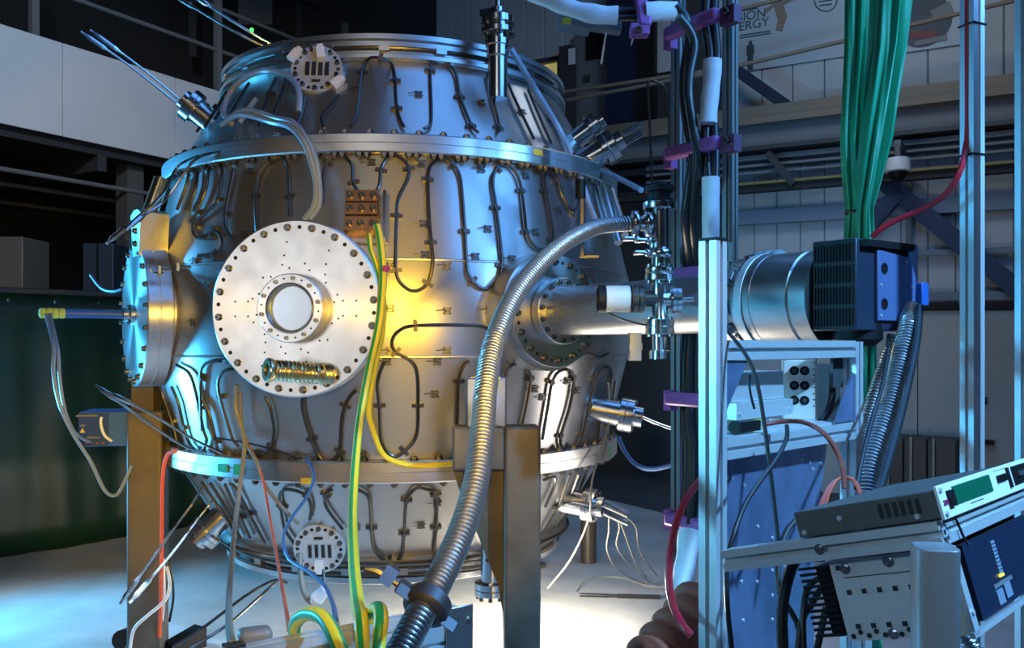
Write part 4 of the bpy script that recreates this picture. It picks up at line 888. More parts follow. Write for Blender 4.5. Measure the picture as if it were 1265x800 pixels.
# 1U instrument
mb = MB(); mb.obox(lc(.20, -.110, .041), U * .205, fC * .117, nC * .021); iu = tag(mb.build('rack_unit', M['panelgrey'], None, .002), 'flat grey instrument with green display lying on the tilted rail', 'instrument')
mb = MB(); mb.obox(lc(.205, .010, .043), U * .222, fC * .0025, nC * .0245); fp = mb.build('front_panel', M['white'], iu, bev=.001)
mb = MB(); mb.obox(lc(.125, .0135, .047), U * .085, fC * .0012, nC * .0135); mb.build('display', M['lcd'], fp)
def fbox(name, u, n, hu, hn, th, m): mb = MB(); mb.obox(lc(u, .0125 + th / 2, n), U * hu, fC * th / 2, nC * hn); return mb.build(name, m, fp)
fbox('power_switch', .022, .045, .009, .012, .006, M['black'])
for k in range(3): fbox('button', .25 + .017 * k, .048, .004, .006, .004, M['black'])
fbox('slider', .305, .045, .004, .017, .004, M['black'])
fbox('card_slot', .36, .047, .03, .014, .008, M['black'])
fbox('slot_lever', .36, .047, .028, .004, .012, M['darkgrey'])
for u_, n_ in ((-.008, .026), (-.008, .06), (.415, .026), (.415, .06)): inst('panel_screw', tsme, frame(lc(u_, .0125, n_), fC), fp)
for k in range(5): fbox('printed_mark', .245 + .012 * k, .062, .003, .0007, .0004, M['darkgrey'])
fbox('printed_mark', .13, .0275, .03, .0008, .0004, M['darkgrey'])
text('lettering', 'aml', .018, frame(lc(-.008, .0128, .037), fC, U), mat('logo_red', (.3, .03, .12), .5), fp)
for k in range(6):
    mb = MB(); mb.obox(lc(-.0052, -.025 - .0115 * k, .043) , U * .001, fC * .003, nC * .011); mb.build('vent_slot', M['hole'], iu)
for f_, n_ in ((-.03, .028), (-.15, .042), (-.215, .028)): inst('case_screw', tsme, frame(lc(-.005, f_, n_), -U), iu)
# lower black instrument in perforated case
FA, FB, FS = -.198, -.010, -.050
mb = MB(); mb.obox(lc(.22, (FA + FB) / 2 - .012, -.088), U * .20, fC * .082, nC * .062); li = tag(mb.build('control_unit', M['darkgrey'], None, .002), 'deep black control unit in a perforated pale case under the rail', 'instrument')
mb = MB(); mb.prism([(FA, -.024), (FS, -.024), (FS, -.150), (FA, -.150)], lc(.014, 0, 0), fC, nC, U * .003); sp = mb.build('perforated_side', mat('pale_steel_sheet', (.62, .63, .63), .45, .3), li)
mb = MB(); mb.prism([(FS + .002, -.024), (FB, -.024), (FB, -.150), (FS + .002, -.150)], lc(.013, 0, 0), fC, nC, U * .003); sp2 = mb.build('side_cheek', mat('beige_steel_sheet', (.50, .47, .42), .5, .3), li)
sq = MB(); sq.box((0, 0, 0), .0075, .0075, .002); sqme = sq.mesh('square_hole', M['hole'])
for n_ in (-.075, -.128):
    for k in range(6): inst('square_hole', sqme, frame(lc(.0135, FA + .022 + .025 * k, n_), -U, fC), sp)
inst('square_hole', sqme, frame(lc(.0135, FA + .014, -.036), -U, fC), sp)
for k in range(11): inst('round_hole', hsme, frame(lc(.0137, FA + .01 + .0130 * k, -.143 + .006 * (k % 2)), -U), sp)
for n_ in (-.045, -.085, -.13):
    inst('square_hole', sqme, frame(lc(.0125, FB - .018, n_), -U, fC), sp2)
for f_, n_ in ((FA + .026, -.038), (FA + .098, -.034), (FA + .075, -.142)): inst('case_screw', tbme, frame(lc(.0135, f_, n_), -U), sp)
mb = MB(); mb.obox(lc(.014, FA + .085, -.052), U * .001, fC * .065, nC * .0006); mb.build('seam', M['hole'], sp)
fz = MB(); fz.obox(lc(.024, FB + .003, -.088), U * .010, fC * .004, nC * .064); fz = fz.build('front_bezel', M['alu'], li)
mb = MB(); mb.obox(lc(.42, FB + .003, -.088), U * .012, fC * .004, nC * .064); mb.build('front_bezel', M['alu'], li)
mb = MB(); mb.obox(lc(.22, FB + .003, -.150), U * .21, fC * .004, nC * .004); mb.build('bottom_bezel', M['alu'], li)
for n_ in (-.04, -.12): inst('bezel_screw', tsme, frame(lc(.024, FB + .007, n_), fC), fz)
mb = MB(); mb.obox(lc(.245, FB - .004, -.086), U * .175, fC * .006, nC * .056); fpn = mb.build('front_panel', mat('navy_front', (.012, .02, .045), .35), li)
for k in range(10): mb = MB(); mb.obox(lc(.196, FB + .003, -.045 - .0058 * k), U * .009, fC * .0015, nC * .0019); mb.build('indicator_bar', (M['yled'] if k == 9 else M['clear']), fpn)
for u_, n_ in ((.165, -.125), (.205, -.122)): mb = MB(); mb.obox(lc(u_, FB + .003, n_), U * .015, fC * .0015, nC * .011); mb.build('label_plate', M['clear'], fpn)
mb = MB(); mb.obox(lc(.195, FB + .0025, -.108), U * .045, fC * .001, nC * .003); mb.build('stripe', M['grey1'], fpn)
mb = MB(); mb.obox(lc(.12, FA - .016, -.085), U * .10, fC * .012, nC * .055); hsk = mb.build('heat_sink', M['black'], li)
for k in range(12): mb = MB(); mb.obox(lc(.018, FA - .03, -.14 + .0098 * k), U * .004, fC * .026, nC * .002); mb.build('heat_sink_fin', M['black'], hsk)
# round-edged stand column
p = P(1155, 424, 1.15); p.z = 0; zt_ = P(1155, 674, 1.15).z
mb = MB(); rr = .013; hw = .0265; pol_ = []
for (cx, cy, a0) in ((1, 1, 0), (-1, 1, 90), (-1, -1, 180), (1, -1, 270)):
    for k in range(5): a_ = R(a0 + 22.5 * k); pol_.append((cx * (hw - rr) + rr * math.cos(a_), cy * (hw - rr) + rr * math.sin(a_)))
x_ = Vector((math.cos(R(-9)), math.sin(R(-9)), 0)); mb.prism(pol_, p, x_, Vector((-x_.y, x_.x, 0)), ZU * zt_); cl_ = tag(mb.build('stand_column', mat('column_grey', (.42, .43, .44), .42, .3), None, .002), 'round-edged grey column in front of the perforated case', 'post')
# ================================================================== FOREGROUND BENCH BEAM
BA, BB = P(286, 800, 1.70), P(566, 745, 1.98); BB.z = BA.z = P(420, 772.5, 1.83).z; bd = (BB - BA).normalized(); bn = Vector((bd.y, -bd.x, 0))
mb = MB(); profile(mb, BA - bd * .02 - ZU * .05, BB - ZU * .05, ZU, w=.09, h=.045); BE = tag(mb.build('bench_beam', M['alu']), 'dark slotted aluminium beam crossing the bottom of the view', 'beam')
mb = MB(); mb.obox(BB - bd * .012 + bn * .027 - ZU * .10, bd * .034, bn * .003, ZU * .105); ep = mb.build('end_plate', M['satin'], BE, bev=.002)
inst('plate_bolt', tbme, frame(BB + bd * .010 + bn * .030 - ZU * .03, bn), ep)
mb = MB(); mb.obox(P(315, 784, 1.78), (.03, .012, 0), (-.01, .02, 0), (0, 0, .015)); tag(mb.build('beam_bracket', M['grey1'], None, .01), 'small grey rounded bracket on the left end of the bottom beam', 'bracket')
for q_ in (.0, .02):
    mb = MB()
    for k in range(4): mb.lathe([(.006, 0), (.006, .006), (0, .006)], BA + bd * (.01 * k - .01) + bn * (q_ - .012), ZU, 6)
    tg_ = mb.build('nut_row', M['bolt'], BE); tg_['kind'] = 'stuff'

for q_ in (BA + bd * .03, BB - bd * .09):
    mb = mbp(Vector((q_.x, q_.y, 0)), Vector((q_.x, q_.y, q_.z - .098)), bd); mb.build('beam_leg', M['alu'], BE)
q_ = lc(.56, -.018, -.02); mb = mbp(Vector((q_.x, q_.y, 0)), q_, U); mb.build('rail_leg', M['alu'], CON)
# ================================================================== CABLES, CURTAIN, SMALL THINGS
def cable(name, pts, r, m, label, cat='cable', group=None, n=8, step=.02, par=None):
    q = resample(spline([P(*p) if not isinstance(p, Vector) else p for p in pts], 10), step); mb = MB(); mb.tube(q, r, n)
    o = mb.build(name, m, par)
    return o if par else tag(o, label, cat, group)
def striped(name, pts, r, label, par=None, off=0):
    q = resample(spline([P(*p) if not isinstance(p, Vector) else p for p in pts], 10), .012); mb = MB(); n = 16
    mb.tube(q, r, n); mb.mi = []
    for i in range(len(q) - 1):
        for k in range(n): mb.mi.append(1 if ((k + off) % n) in (0, 1, 2, 5, 6, 7, 11, 12, 13) else 0)
    mb.mi += [0, 0]
    o = mb.build(name, [M['gn'], M['yellow']], par); return o if par else tag(o, label, 'cable')
def vp(x, y, l): return vs(x, y, l)[0]
# ---- vessel cables
striped('earth_cable', [(466,279,3.42),(470,300,3.38),(473,340,3.36),(468,400,3.34),(455,460,3.3),(443,530,3.2),(436,620,2.9),(437,690,2.4),(442,745,1.98),(446,765,1.80),(450,815,1.72)], .0155, 'long green and yellow earth cable hanging down the middle of the vessel')
striped('earth_cable', [(456,290,3.40),(458,308,3.38),(464,325,3.38),(470,350,3.40),(469,370,3.42)], .011, 'short green and yellow tail under the copper terminal block', off=5)
striped('earth_cable', [(364,784,1.90),(366,768,1.86),(380,758,1.80),(398,762,1.72),(412,782,1.66),(424,812,1.62)], .0145, 'green and yellow cable arching over the left of the bottom beam', off=3)
striped('earth_cable', [(457,772,1.88),(459,756,1.86),(468,751,1.78),(471,765,1.72),(468,790,1.70),(466,812,1.68)], .0145, 'short green and yellow cable bent over the beam beside the clamp', off=6)
cable('yellow_lead', [vp(472, 330, .05), vp(474, 400, .05), vp(464, 450, .05), vp(457, 500, .05), vp(461, 522, .05), vp(472, 552, .055), vp(487, 567, .06), vp(517, 573, .06), vp(560, 569, .06), vp(582, 566, .06)], .0125, M['yellow'], 'yellow cable curving under the central band to the lower ring')
cable('red_tie', [(474,331,3.33),(482,333,3.32)], .012, mat('pink_tie', (.5, .06, .25), .4), 'small pink tie round the earth cables', 'tie')
cable('grey_lead', [vp(304, 470, .06), vp(303, 500, .06), (302,545,3.75), (297,595,3.6), (290,650,3.3), (284,720,2.7), (283,765,2.1), (286,796,1.76)], .0095, M['grey'], 'thick grey cable dropping from behind the front flange to the beam')
cable('grey_lead', [vp(306, 480, .05), vp(309, 530, .05), (317,570,3.72), (325,595,3.72), (345,622,3.75), (362,640,3.78), (371,648,3.80)], .0085, M['grey'], 'shorter grey cable bending right to the lower slotted flange')
cable('orange_lead', [vp(310, 540, .03), (322,582,3.7), (335,650,3.4), (345,705,2.9), (352,745,2.4), (357,778,1.95)], .0055, M['orange'], 'thin orange cable falling across the lower cone')
cable('orange_lead', [(217,557,4.0),(206,563,4.05),(201,590,4.1),(200,650,4.15),(199,720,4.2),(197,790,4.28)], .010, M['orange'], 'orange cable running down beside the left leg')
cable('blue_lead', [vp(382, 562, .03), (388,585,3.66), (380,612,3.68), (360,640,3.7), (350,665,3.75), (357,690,3.7), (380,705,3.5), (400,722,3.2), (411,745,2.7), (416,772,1.95)], .0075, M['bluec'], 'thin blue cable wandering past the lower slotted flange')
cable('flange_lead', [(371,683,3.78), (371,705,3.75), (375,730,3.72), (383,743,3.7), (389,741,3.7)], .012, M['grey'], 'grey cable hanging from the lower slotted flange to a white plug')
mb = MB(); a_, b_ = P(386, 745, 3.68), P(402, 727, 3.68); mb.cyl(a_, a_.lerp(b_, .3), .014, .026); mb.cyl(a_.lerp(b_, .3), b_, .03, .026); hp = tag(mb.build('hanging_plug', M['white']), 'white plug dangling below the lower slotted flange', 'plug')
cable('plug_lead', [(400,727,3.68), (400,712,3.70), (399,699,3.72)], .006, M['rubber'], '', par=hp)
cable('pickup_lead', [vp(279,535,.06), vp(320,542,.06), vp(360,552,.07), vp(382,561,.05)], .004, M['rubber'], 'thin black lead crossing the vessel just above the lower ring')
# ---- pale tubes on the upper cone
for i, (dx, lb) in enumerate(((0, 'front one of two pale bent tubes arching over the upper ring'), (5, 'rear one of two pale bent tubes arching over the upper ring'))):
    cable('cooling_tube', [vp(284 + dx, 163 - dx, .05), vp(310 + dx, 155 - dx, .07), (335 + dx, 151 - dx, 3.85), (358 + dx, 157 - dx, 3.72), (375 + dx, 175, 3.62), (385 + dx, 200, 3.58), (391 + dx * .6, 230, 3.57), (388 + dx, 255, 3.57), (374 + dx, 274, 3.58)], .0135, M['clear'], lb, 'tube', 'bent pale tubes at upper left')
cable('cooling_tube', [vp(292,158,.03), vp(286,150,.05), vp(291,135,.06), vp(303,120,.07), vp(325,107,.08), vp(345,103,.08), vp(363,108,.08), vp(375,120,.08), vp(379,136,.08), vp(374,152,.05)], .0135, M['clear'], 'pale tube looped against the upper left cone', 'tube', 'bent pale tubes at upper left')
cable('cooling_tube', [vp(301,157,.03), vp(312,145,.04), vp(324,128,.04)], .0125, M['clear'], 'short pale tube inside the looped tube on the cone', 'tube', 'bent pale tubes at upper left')
mb = MB(); mb.tube(resample(spline([P(355,60,4.0), P(362,54,3.98), P(378,53,3.98), P(387,62,3.98)], 8), .01), .006, 6); tag(mb.build('jumper_wire', M['rubber']), 'dark jumper wires over the upper slotted flange', 'cable')
# ---- rod with taped end on the left flange
hb_ = M2 @ Vector((0, 0, .05)); he = hb_ + n2 * .30
mb = MB(); mb.cyl(hb_ + n2 * .001, he, .021); rd = tag(mb.build('taped_rod', M['bluebox']), 'dark blue rod sticking out of the left flange', 'rod')
mb = MB()
for k in range(4): mb.lathe([(.0225, 0), (.0245, .006), (.0245, .018), (.0225, .024)], he - n2 * (.03 - .026 * k + .02), n2, 16)
mb.lathe([(.0225, 0), (.012, .006), (0, .006)], he + n2 * .052, n2, 16); tp_ = mb.build('yellow_tape', mat('yellow_green_tape', (.62, .70, .10), .5), rd); tp_['kind'] = 'stuff'
hx_ = he + n2 * .03
cable('thin_hose', [hx_, P(66,425,3.75), P(66,460,3.75), P(74,500,3.8), P(90,535,3.9), P(112,570,4.0), P(130,606,4.05), P(144,611,4.1), P(155,592,4.15), P(163,575,4.2)], .0085, M['clear'], 'pale thin hose hanging in a long loop from the taped rod', 'hose')
cable('thin_hose', [hx_ + Vector((.02, 0, 0)), P(71,430,3.75), P(74,470,3.78), P(80,505,3.85), P(90,530,3.95), P(101,541,4.1), P(112,546,4.2)], .0075, M['clear'], 'second pale hose from taped rod to the blue box', 'hose')
cable('thin_hose', [P(112,340,4.3), P(125,356,4.2), P(140,360,4.1), P(152,357,4.0)], .007, M['bluec'], 'thin blue hose curving in behind the left flange', 'hose')
# ---- blue control box behind the left leg
bc = P(134, 527, 4.45)
mb = MB(); mb.obox(bc, (.11, .02, 0), (-.03, .12, 0), (0, 0, .085)); bb_ = tag(mb.build('control_box', M['bluebox'], None, .004), 'small blue control box left of the brown leg', 'control box')
fn = Vector((.18, -.98, 0)).normalized(); fx = Vector((.98, .18, 0)).normalized(); fc_ = bc - Vector((-.03, .12, 0)) - fx * .045
mb = MB(); mb.obox(fc_ + fn * .002, fx * .07, fn * .002, ZU * .082); pn_ = mb.build('front_panel', mat('deep_blue_panel', (.012, .05, .22), .4), bb_)
mb = MB(); mb.prism([(-.012, -.01), (.012, -.01), (0, .013)], fc_ + fn * .004 - fx * .05 + ZU * -.005, fx, ZU, fn * .001); mb.build('warning_triangle', M['sticker'], pn_)
for dx_, dz_, w_ in ((-.03, .068, .05), (0, -.04, .03), (-.05, .02, .012)):
    mb = MB(); mb.obox(fc_ + fn * .0045 + fx * dx_ + ZU * dz_, fx * w_, fn * .0006, ZU * .005); mb.build('printed_label', M['grey1'], pn_)
for k in range(5):
    mb = MB(); mb.cyl(fc_ + fx * (-.055 + .025 * k) - ZU * .068, fc_ + fx * (-.055 + .025 * k) - ZU * .068 + fn * .012, .007, n=10); mb.build('front_connector', M['copper'], pn_)
q_ = fc_ + fn * .015 + ZU * .06 + fx * .04
cable('patch_lead', [q_, q_ + fx * .0 - ZU * .03 + fn * .01, q_ + fx * .015 - ZU * .09, q_ + fx * .06 - ZU * .125], .007, M['white'], '', par=bb_)
# ---- cables by the left leg
cable('floor_lead', [P(208,690,4.2), P(213,715,4.2), P(214,740,4.25), P(209,768,4.35)], .006, M['rubber'], 'black lead hanging to the floor pedal behind the left leg')
cable('floor_lead', [P(206,700,4.2), P(210,722,4.15), P(203,742,4.1), P(180,762,4.05), P(165,778,4.05), P(160,805,4.1)], .008, M['white'], 'pale lead curling in front of the left leg foot')
cable('floor_lead', [P(202,690,4.2), P(203,740,4.25), P(200,775,4.35), P(203,792,4.4)], .006, M['white'], 'white lead running straight down beside the orange cable')
mb = MB(); a_ = P(222, 789, 4.45); a_.z = 0; dd = Vector((.55, .83, 0)); pp_ = Vector((.83, -.55, 0))
mb.prism([(-.09, 0), (.09, 0), (.09, .06), (-.09, .10)], a_ + dd * .13 - dd * .13 + ZU * .0005, -dd, ZU, pp_ * .10); pdl = tag(mb.build('foot_pedal', M['black'], None, .004), 'black wedge-shaped foot switch on the floor by the left leg', 'pedal')
mb = MB(); mb.cyl(P(160, 786, 4.55), P(150, 790, 4.45), .05); o = tag(mb.build('rubber_foot', M['rubber']), 'black round rubber foot poking out left of the brown leg', 'rubber foot')
for pts, lb in (([P(214,799,3.2), P(255,772,3.3), P(300,738,3.45), P(330,720,3.6), P(345,716,3.7), P(358,721,3.75)], 'upper of two thin dark probe rods slanting below the vessel'), ([P(236,800,3.1), P(280,772,3.2), P(315,742,3.4), P(338,721,3.6), P(346,716,3.7)], 'lower of two thin dark probe rods slanting below the vessel')):
    cable('probe_lead', pts, .006, M['tube'], lb, 'rod')
# ---- right floor
p = P(727, 693, 6.2); p.z = 0
mb = MB(); mb.lathe([(.056, 0), (.056, .27), (.05, .31), (.03, .33), (0, .335)], p, ZU, 24); tag(mb.build('gas_cylinder', mat('dark_cylinder_paint', (.07, .05, .035), .45)), 'short dark cylinder standing on the lit floor right of vessel', 'cylinder')
mb = MB(); q0, q1 = P(716, 737, 5.35), P(815, 739, 5.30); q0.z = q1.z = .013; mb.tube([q0, q0.lerp(q1, .36)], .012, 8); mb.tube([q0.lerp(q1, .36), q0.lerp(q1, .48)], .010, 8); mb.tube([q0.lerp(q1, .48), q1], .013, 8); o = tag(mb.build('black_sleeve', M['rubber']), 'black sleeved cable lying straight on the floor at right', 'cable'); 
for i, (pts, lb) in enumerate((
    ([P(752,632,4.6), P(752,655,4.7), P(750,680,4.9), P(765,705,5.3), P(800,722,5.5), P(835,726,5.4)], 'thin pale wire dropping from the lower right feedthrough, leftmost'),
    ([P(757,630,4.6), P(765,650,4.7), P(762,675,4.9), P(780,700,5.3), P(805,722,5.5)], 'thin pale wire from the lower right feedthrough, second from left'),
    ([P(762,634,4.6), P(772,660,4.8), P(785,695,5.2), P(800,715,5.5)], 'thin pale wire from the lower right feedthrough, third from left'),
    ([P(765,632,4.6), P(785,650,4.8), P(790,680,5.1), P(812,712,5.5)], 'thin pale wire from the lower right feedthrough, rightmost'),
    ([P(712,730,5.45), P(725,716,5.6), P(760,712,5.65), P(805,724,5.5), P(830,718,5.5)], 'pale wire curving over the floor above the black sleeve'))):
    cable('thermocouple_wire', pts, .0042, M['grey'], lb, 'wire', 'thin wires on the right floor', 6, .04)
cable('vessel_wire', [vp(743,470,.04), vp(738,520,.06), P(732,590,4.2), P(727,640,4.3), P(705,690,4.7), P(676,727,5.0)], .005, M['grey'], 'thin grey wire hanging off the right of the lower ring', 'wire')
cable('blue_hose', [P(764,540,4.5), P(772,558,4.45), P(785,573,4.4), P(805,579,4.3), P(836,573,4.2)], .012, M['bluec'], 'blue hose looping from the vessel to the left tall post', 'hose')
cable('conduit_tube', [P(742,210,4.45), P(760,218,4.3), P(793,235,4.0)], .014, M['clear'], 'pale straight tube running to the valve head of the gauge cross', 'tube')
mb = MB(); mb.obox(P(719,278,3.62), (.006, 0, 0), (0, .006, 0), (0, 0, .13)); mb.obox(P(728,317,3.6), (.04, 0, 0), (0, .008, 0), (0, 0, .005)); o = tag(mb.build('sight_gauge', M['bolt']), 'L-shaped metal gauge bar behind the big hose', 'gauge')
mb = MB(); mb.cyl(P(717,245,3.62), P(717,222,3.62), .022); mb.build('gauge_head', M['black'], o)
for k, (x0, y0, x1, y1) in enumerate(((735,225,752,285),(744,228,764,300),(755,235,772,290))):
    mb = MB(); mb.cyl(P(x0, y0, 4.5), P(x1, y1, 4.3), .02, n=10); tag(mb.build('support_tube', M['satin']), ('leftmost', 'middle', 'rightmost')[k] + ' of three slim grey tubes behind the end of the big hose', 'tube', 'grey tubes behind the hose end')
# ---- black cable bundle with white wraps
BND = [([(835,8,3.3),(847,22,3.3),(852,45,3.32),(846,85,3.34),(845,120,3.34),(850,160,3.36),(856,190,3.36),(851,230,3.38),(846,270,3.42),(850,310,3.55),(852,340,3.62),(847,420,3.62),(846,470,3.6),(848,520,3.55),(852,560,3.5),(850,610,3.45),(843,655,3.4)], 'outer left black cable of the bundle, bending from overhead'),
 ([(838,20,3.26),(850,34,3.28),(858,55,3.3),(852,90,3.3),(851,120,3.3),(857,160,3.32),(862,190,3.32),(859,230,3.36),(855,270,3.42),(858,310,3.55),(858,340,3.62),(854,420,3.6),(852,470,3.55),(854,520,3.5),(858,560,3.45),(857,610,3.4),(853,650,3.35)], 'inner left black cable of the bundle, bending from overhead'),
 ([(873,-10,3.34),(871,30,3.34),(876,62,3.34),(876,80,3.34)], 'left short black cable entering the upright wrap from above'),
 ([(882,-10,3.34),(882,30,3.34),(885,62,3.34),(884,80,3.34)], 'right short black cable entering the upright wrap from above'),
 ([(872,148,3.34),(871,180,3.34),(874,222,3.34)], 'left black cable between the two upright white wraps'),
 ([(881,148,3.34),(883,180,3.34),(883,222,3.34)], 'right black cable between the two upright white wraps')]
for pts, lb in BND: cable('power_cable', pts, .019, M['rubber'], lb, 'cable', 'thick black power cables', 12)
def wrap(pts, r, lb, m='wrap', wob=.06):
    q = resample(spline([P(*p) for p in pts], 10), .008); mb = MB()
    mb.tube(q, [r * (1 + wob * (.6 * math.sin(i * .42) + .4 * math.sin(i * .17 + 1))) for i in range(len(q))], 18); return tag(mb.build('cable_wrap', M[m], None, 0, 60), lb, 'cable wrap', 'white wraps on the cables')
wrap([(880,74,3.30),(879,100,3.30),(876,130,3.30),(875,154,3.30)], .034, 'upright white wrap on the cable bundle between two purple clamps')
wrap([(878,219,3.30),(878,250,3.30),(878,298,3.30)], .033, 'upright white wrap standing just above the cyan frame upright', wob=.02)
wrap([(650,-14,3.35),(685,2,3.35),(715,13,3.35),(740,18,3.35),(763,19,3.35)], .034, 'ridged white wrap curving in overhead from the top edge', wob=.10)
wrap([(797,15,3.32),(815,14,3.32),(838,14,3.32)], .036, 'short white wrap right of the hanging purple clamp', wob=.03)
wrap([(852,656,3.30),(848,690,3.25),(842,725,3.2),(836,752,3.1)], .040, 'crumpled white wrap low down beside the red hose', wob=.08)
for k, y in enumerate((13, 22)): cable('power_cable', [(760,y,3.35),(775,y,3.35),(800,y - 1,3.33)], .014, M['rubber'], ('upper', 'lower')[k] + ' black cable bridging the overhead wraps', 'cable', 'thick black power cables')
mb = MB(); mb.obox(P(708,27,3.45), (.065, 0, -.012), (0, .05, 0), (0, 0, .032)); mb.obox(P(745,33,3.45), (.07, 0, -.01), (0, .03, 0), (0, 0, .018)); jb = tag(mb.build('junction_box', M['alud'], None, .004), 'small grey junction box with sticker under the overhead wrap', 'junction box')
mb = MB(); mb.obox(P(700,26,3.397), (.017, 0, 0), (0, .001, 0), (0, 0, .012)); mb.build('sticker', M['sticker'], jb)
mb = MB(); mb.cyl(P(749,40,3.4), P(743,79,3.4), .005, n=6); mb.build('hanging_pin', M['steel'], jb)
mb = MB(); mb.obox(P(612,-4,4.0), (.12, 0, .03), (0, .04, 0), (0, 0, .016)); 
cable('rail_lead', [P(805,98,8), P(822,110,8), P(827,150,8), P(825,200,7.8)], .012, M['rubber'], 'thin black lead drooping from the gallery handrail')
cable('rail_lead', [P(800,100,8.4), P(803,160,8.4), P(806,240,8.2)], .012, M['rubber'], 'thin black lead hanging straight down past the valve')
# rust hose at bottom, red hoses
corrug('brown_duct', [P(*v) for v in ((866,744,2.15),(846,770,2.1),(820,800,2.05),(795,830,2.0))], .064, .05, .05, M['rust'], 'ribbed brown cloth duct at the bottom beside the upright', 'duct', 20)
cable('red_hose', [(866,592,2.1),(853,608,2.05),(842,628,2.02),(833,655,2.0),(827,690,1.98),(827,725,1.96),(833,752,1.94),(845,775,1.9),(862,792,1.88)], .009, M['red'], 'dark red hose bowing out beside the cyan upright', 'hose')
rh = q3 + x * 0
xr = Vector((math.cos(R(24)), math.sin(R(24)), 0)); yr = Vector((-xr.y, xr.x, 0)); sl_ = q3 - xr * .0185
def hz_(y): return P(1195, y, 2.5).z
cable('red_hose', [sl_ + ZU * hz_(-60), sl_ + ZU * hz_(60), sl_ + ZU * hz_(160), sl_ - xr * .01 + ZU * hz_(185), P(1186,212,2.46), P(1168,240,2.5), P(1140,258,2.55), P(1105,273,2.6), P(1084,286,2.62), P(1074,297,2.64)], .0085, M['red'], 'magenta red hose from the tall post to the fan box', 'hose')
# ---- green curtain tied in a bunch
def bundle(rows, d, fold, amp, seed, mbx):
    n = 72; vs_ = []; fs = []; rows = [rows[0]] + rows[1:]
    L = []
    for (y0, xl0, xr0), (y1, xl1, xr1) in zip(rows, rows[1:]):
        for j in range(10): t = j / 10; L.append((y0 + (y1 - y0) * t, xl0 + (xl1 - xl0) * t, xr0 + (xr1 - xr0) * t))
    L.append(rows[-1])
    for y, xl, xr_ in L:
        a, b = P(xl, y, d), P(xr_, y, d); c = (a + b) / 2; hw_ = (b - a).length / 2
        for k in range(n):
            t = 2 * math.pi * k / n
            w_ = 1 + amp * math.sin(fold * t + seed + y * .006) + amp * .6 * math.sin(fold * 1.7 // 1 * t + seed * 2 - y * .011)
            vs_.append(c + Vector((math.cos(t) * hw_ * min(w_, 1.12), math.sin(t) * max(.05, hw_ * .75) * w_, 0)))
    m = len(L)
    for i in range(m - 1):
        for k in range(n): k2 = (k + 1) % n; fs.append((i * n + k, i * n + k2, (i + 1) * n + k2, (i + 1) * n + k))
    fs.append(tuple(range(n))); fs.append(tuple(reversed(range((m - 1) * n, m * n))))
    mbx.add(vs_, fs)
mb = MB(); bundle([(-60,1048,1089),(0,1047,1088),(60,1046,1082),(120,1043,1074),(170,1041,1072),(215,1043,1072),(258,1047,1066),(264,1047,1066),(300,1045,1068),(520,1050,1072)], 3.45, 9, .22, .5, mb)
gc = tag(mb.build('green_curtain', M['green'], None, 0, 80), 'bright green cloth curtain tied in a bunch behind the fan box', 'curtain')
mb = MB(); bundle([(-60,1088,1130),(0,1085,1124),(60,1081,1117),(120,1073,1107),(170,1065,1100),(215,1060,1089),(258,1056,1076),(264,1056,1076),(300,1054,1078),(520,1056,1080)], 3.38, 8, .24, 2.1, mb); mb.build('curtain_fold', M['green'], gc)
c_ = P(1061, 262, 3.41); mb = MB(); mb.lathe([(.05, -.006), (.054, 0), (.05, .006)], c_, (.03, 0, 1), 24, True); mb.build('tie', M['black'], gc)
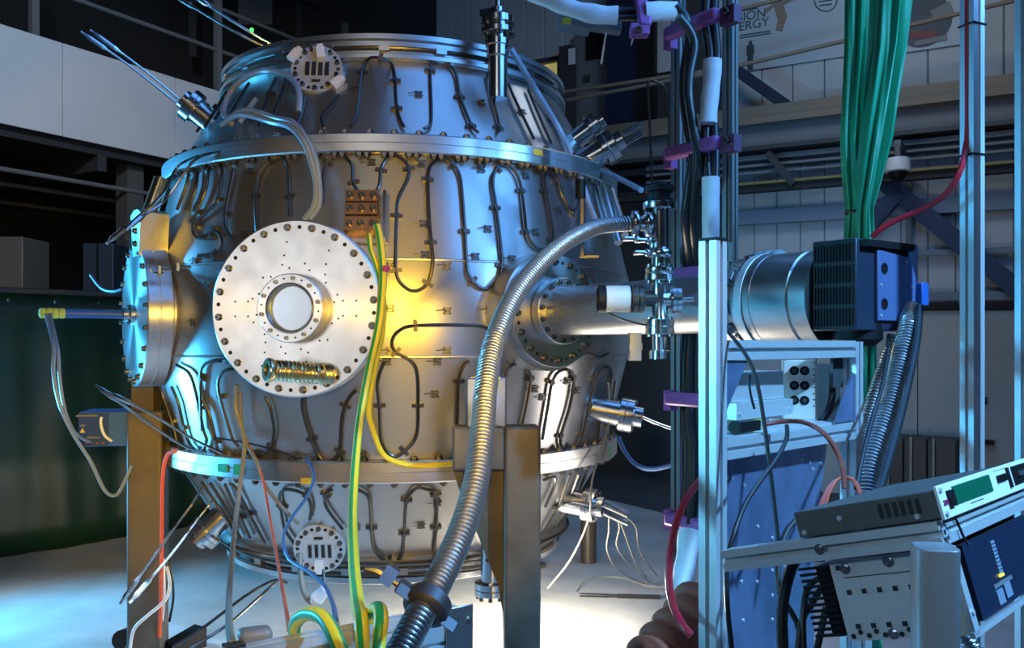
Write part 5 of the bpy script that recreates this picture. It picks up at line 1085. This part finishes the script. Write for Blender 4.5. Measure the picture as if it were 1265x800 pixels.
# ---- corrugated exhaust hoses and cables right of the frame
corrug('exhaust_hose', [P(*v) for v in ((1126,382,2.66),(1122,405,2.58),(1112,450,2.5),(1101,495,2.42),(1085,540,2.34),(1075,575,2.28),(1070,625,2.2))], .0285, .0115, .22, M['bellows'], 'nearer corrugated steel exhaust hose falling from the fan box', 'hose')
corrug('exhaust_hose', [P(*v) for v in ((1108,415,2.72),(1098,440,2.72),(1085,475,2.7),(1072,520,2.66),(1064,560,2.6),(1058,620,2.55))], .022, .0105, .22, M['bellows'], 'slimmer corrugated hose behind the nearer exhaust hose', 'hose')
for pts, r_, lb in (([(1136,378,2.6),(1133,420,2.5),(1123,470,2.4),(1110,525,2.3),(1096,575,2.2),(1083,620,2.1)], .011, 'thick black cable along the right of the exhaust hoses'),
    ([(1098,414,2.62),(1096,440,2.5),(1090,475,2.4),(1078,515,2.3),(1066,560,2.2),(1056,610,2.1)], .006, 'thin black cable lying across the exhaust hoses'),
    ([(1028,460,2.45),(1028,490,2.42),(1022,510,2.4),(1010,524,2.38)], .010, 'short black cable beside the socket box'),
    ([(898,408,1.97),(912,425,1.93),(928,450,1.9),(938,485,1.88),(945,530,1.86),(952,585,1.84),(959,645,1.82),(962,672,1.81),(964,700,1.80)], .0045, 'grey-black cable slanting in front of the electronics box'),
    ([(972,526,1.98),(972,540,1.92),(962,562,1.86),(942,590,1.8),(922,620,1.75),(908,655,1.7),(899,690,1.68),(898,740,1.66),(905,812,1.64)], .005, 'black cable swinging down across the blue sheet'),
    ([(932,505,2.0),(928,490,2.0),(925,470,2.0),(929,455,2.0)], .003, 'small black loop of cable on the electronics box'),
    ([(1016,688,1.62),(985,690,1.6),(972,720,1.58),(966,760,1.56),(968,815,1.54)], .010, 'black mains cable from the rear of the control unit'),
    ([(1010,715,1.6),(998,725,1.58),(992,760,1.56),(993,815,1.54)], .006, 'second black cable behind the control unit'),
    ([(1013,728,1.6),(1003,745,1.58),(990,768,1.56),(985,815,1.54)], .006, 'third black cable behind the control unit'),
    ([(1010,628,1.95),(975,650,1.9),(962,690,1.85),(963,730,1.82),(985,770,1.8),(992,815,1.78)], .006, 'black cable in front of the shaded lower sheet'),
    ([(1020,750,1.5),(1012,790,1.48),(1006,815,1.46)], .006, 'black cable under the perforated case')):
    cable('signal_cable', pts, r_, M['rubber'], lb, 'cable', 'black cables round the frame')
cable('brown_lead', [(945,524,2.05),(970,520,2.05),(995,522,2.0),(1018,535,1.96),(1035,560,1.92),(1042,585,1.9),(1043,610,1.88)], .0055, mat('brown_wire', (.28, .05, .03), .45), 'red-brown cable arching off the shelf')
mw = mat('pink_wire', (.36, .07, .10), .45)
for k in range(7):
    cable('thin_wire', [(1044 + k, 588, 2.0), (1034 - 2 * k, 592 + k, 1.98), (1024 - 2.5 * k, 610 + k, 1.96), (1018 - 3 * k, 634, 1.94)] if k < 4 else [(1044, 588, 2.0), (1054 + 2 * k - 8, 594, 2.0), (1062 + k - 4, 612, 1.98), (1062 + 3 * (k - 4), 632, 1.96)], .0028, mw if k % 2 else M['orange'], ('outermost left', 'second left', 'third left', 'innermost left', 'innermost right', 'second right', 'outermost right')[k] + ' thin reddish wire of the splayed bunch behind the grey instrument', 'wire', 'thin wires behind instrument', 6)
corrug('conduit', [P(*v) for v in ((1172,752,1.7),(1182,770,1.68),(1195,790,1.66),(1212,815,1.64))], .016, .0085, .3, M['bellows'], 'short corrugated conduit below the perforated case', 'hose')
mb = mbp(P(1062, 815, 2.0), P(1062, 745, 2.0), (1, 0, 0), w=.04); tag(mb.build('lower_post', M['alu']), 'blue-lit aluminium post under the perforated case', 'post')
mb = MB(); bundle([(745,1066,1082),(770,1064,1080),(815,1064,1090)], 2.3, 6, .2, .3, mb); tag(mb.build('green_cloth', M['green'], None, 0, 80), 'scrap of green cloth tied below the perforated case', 'cloth')
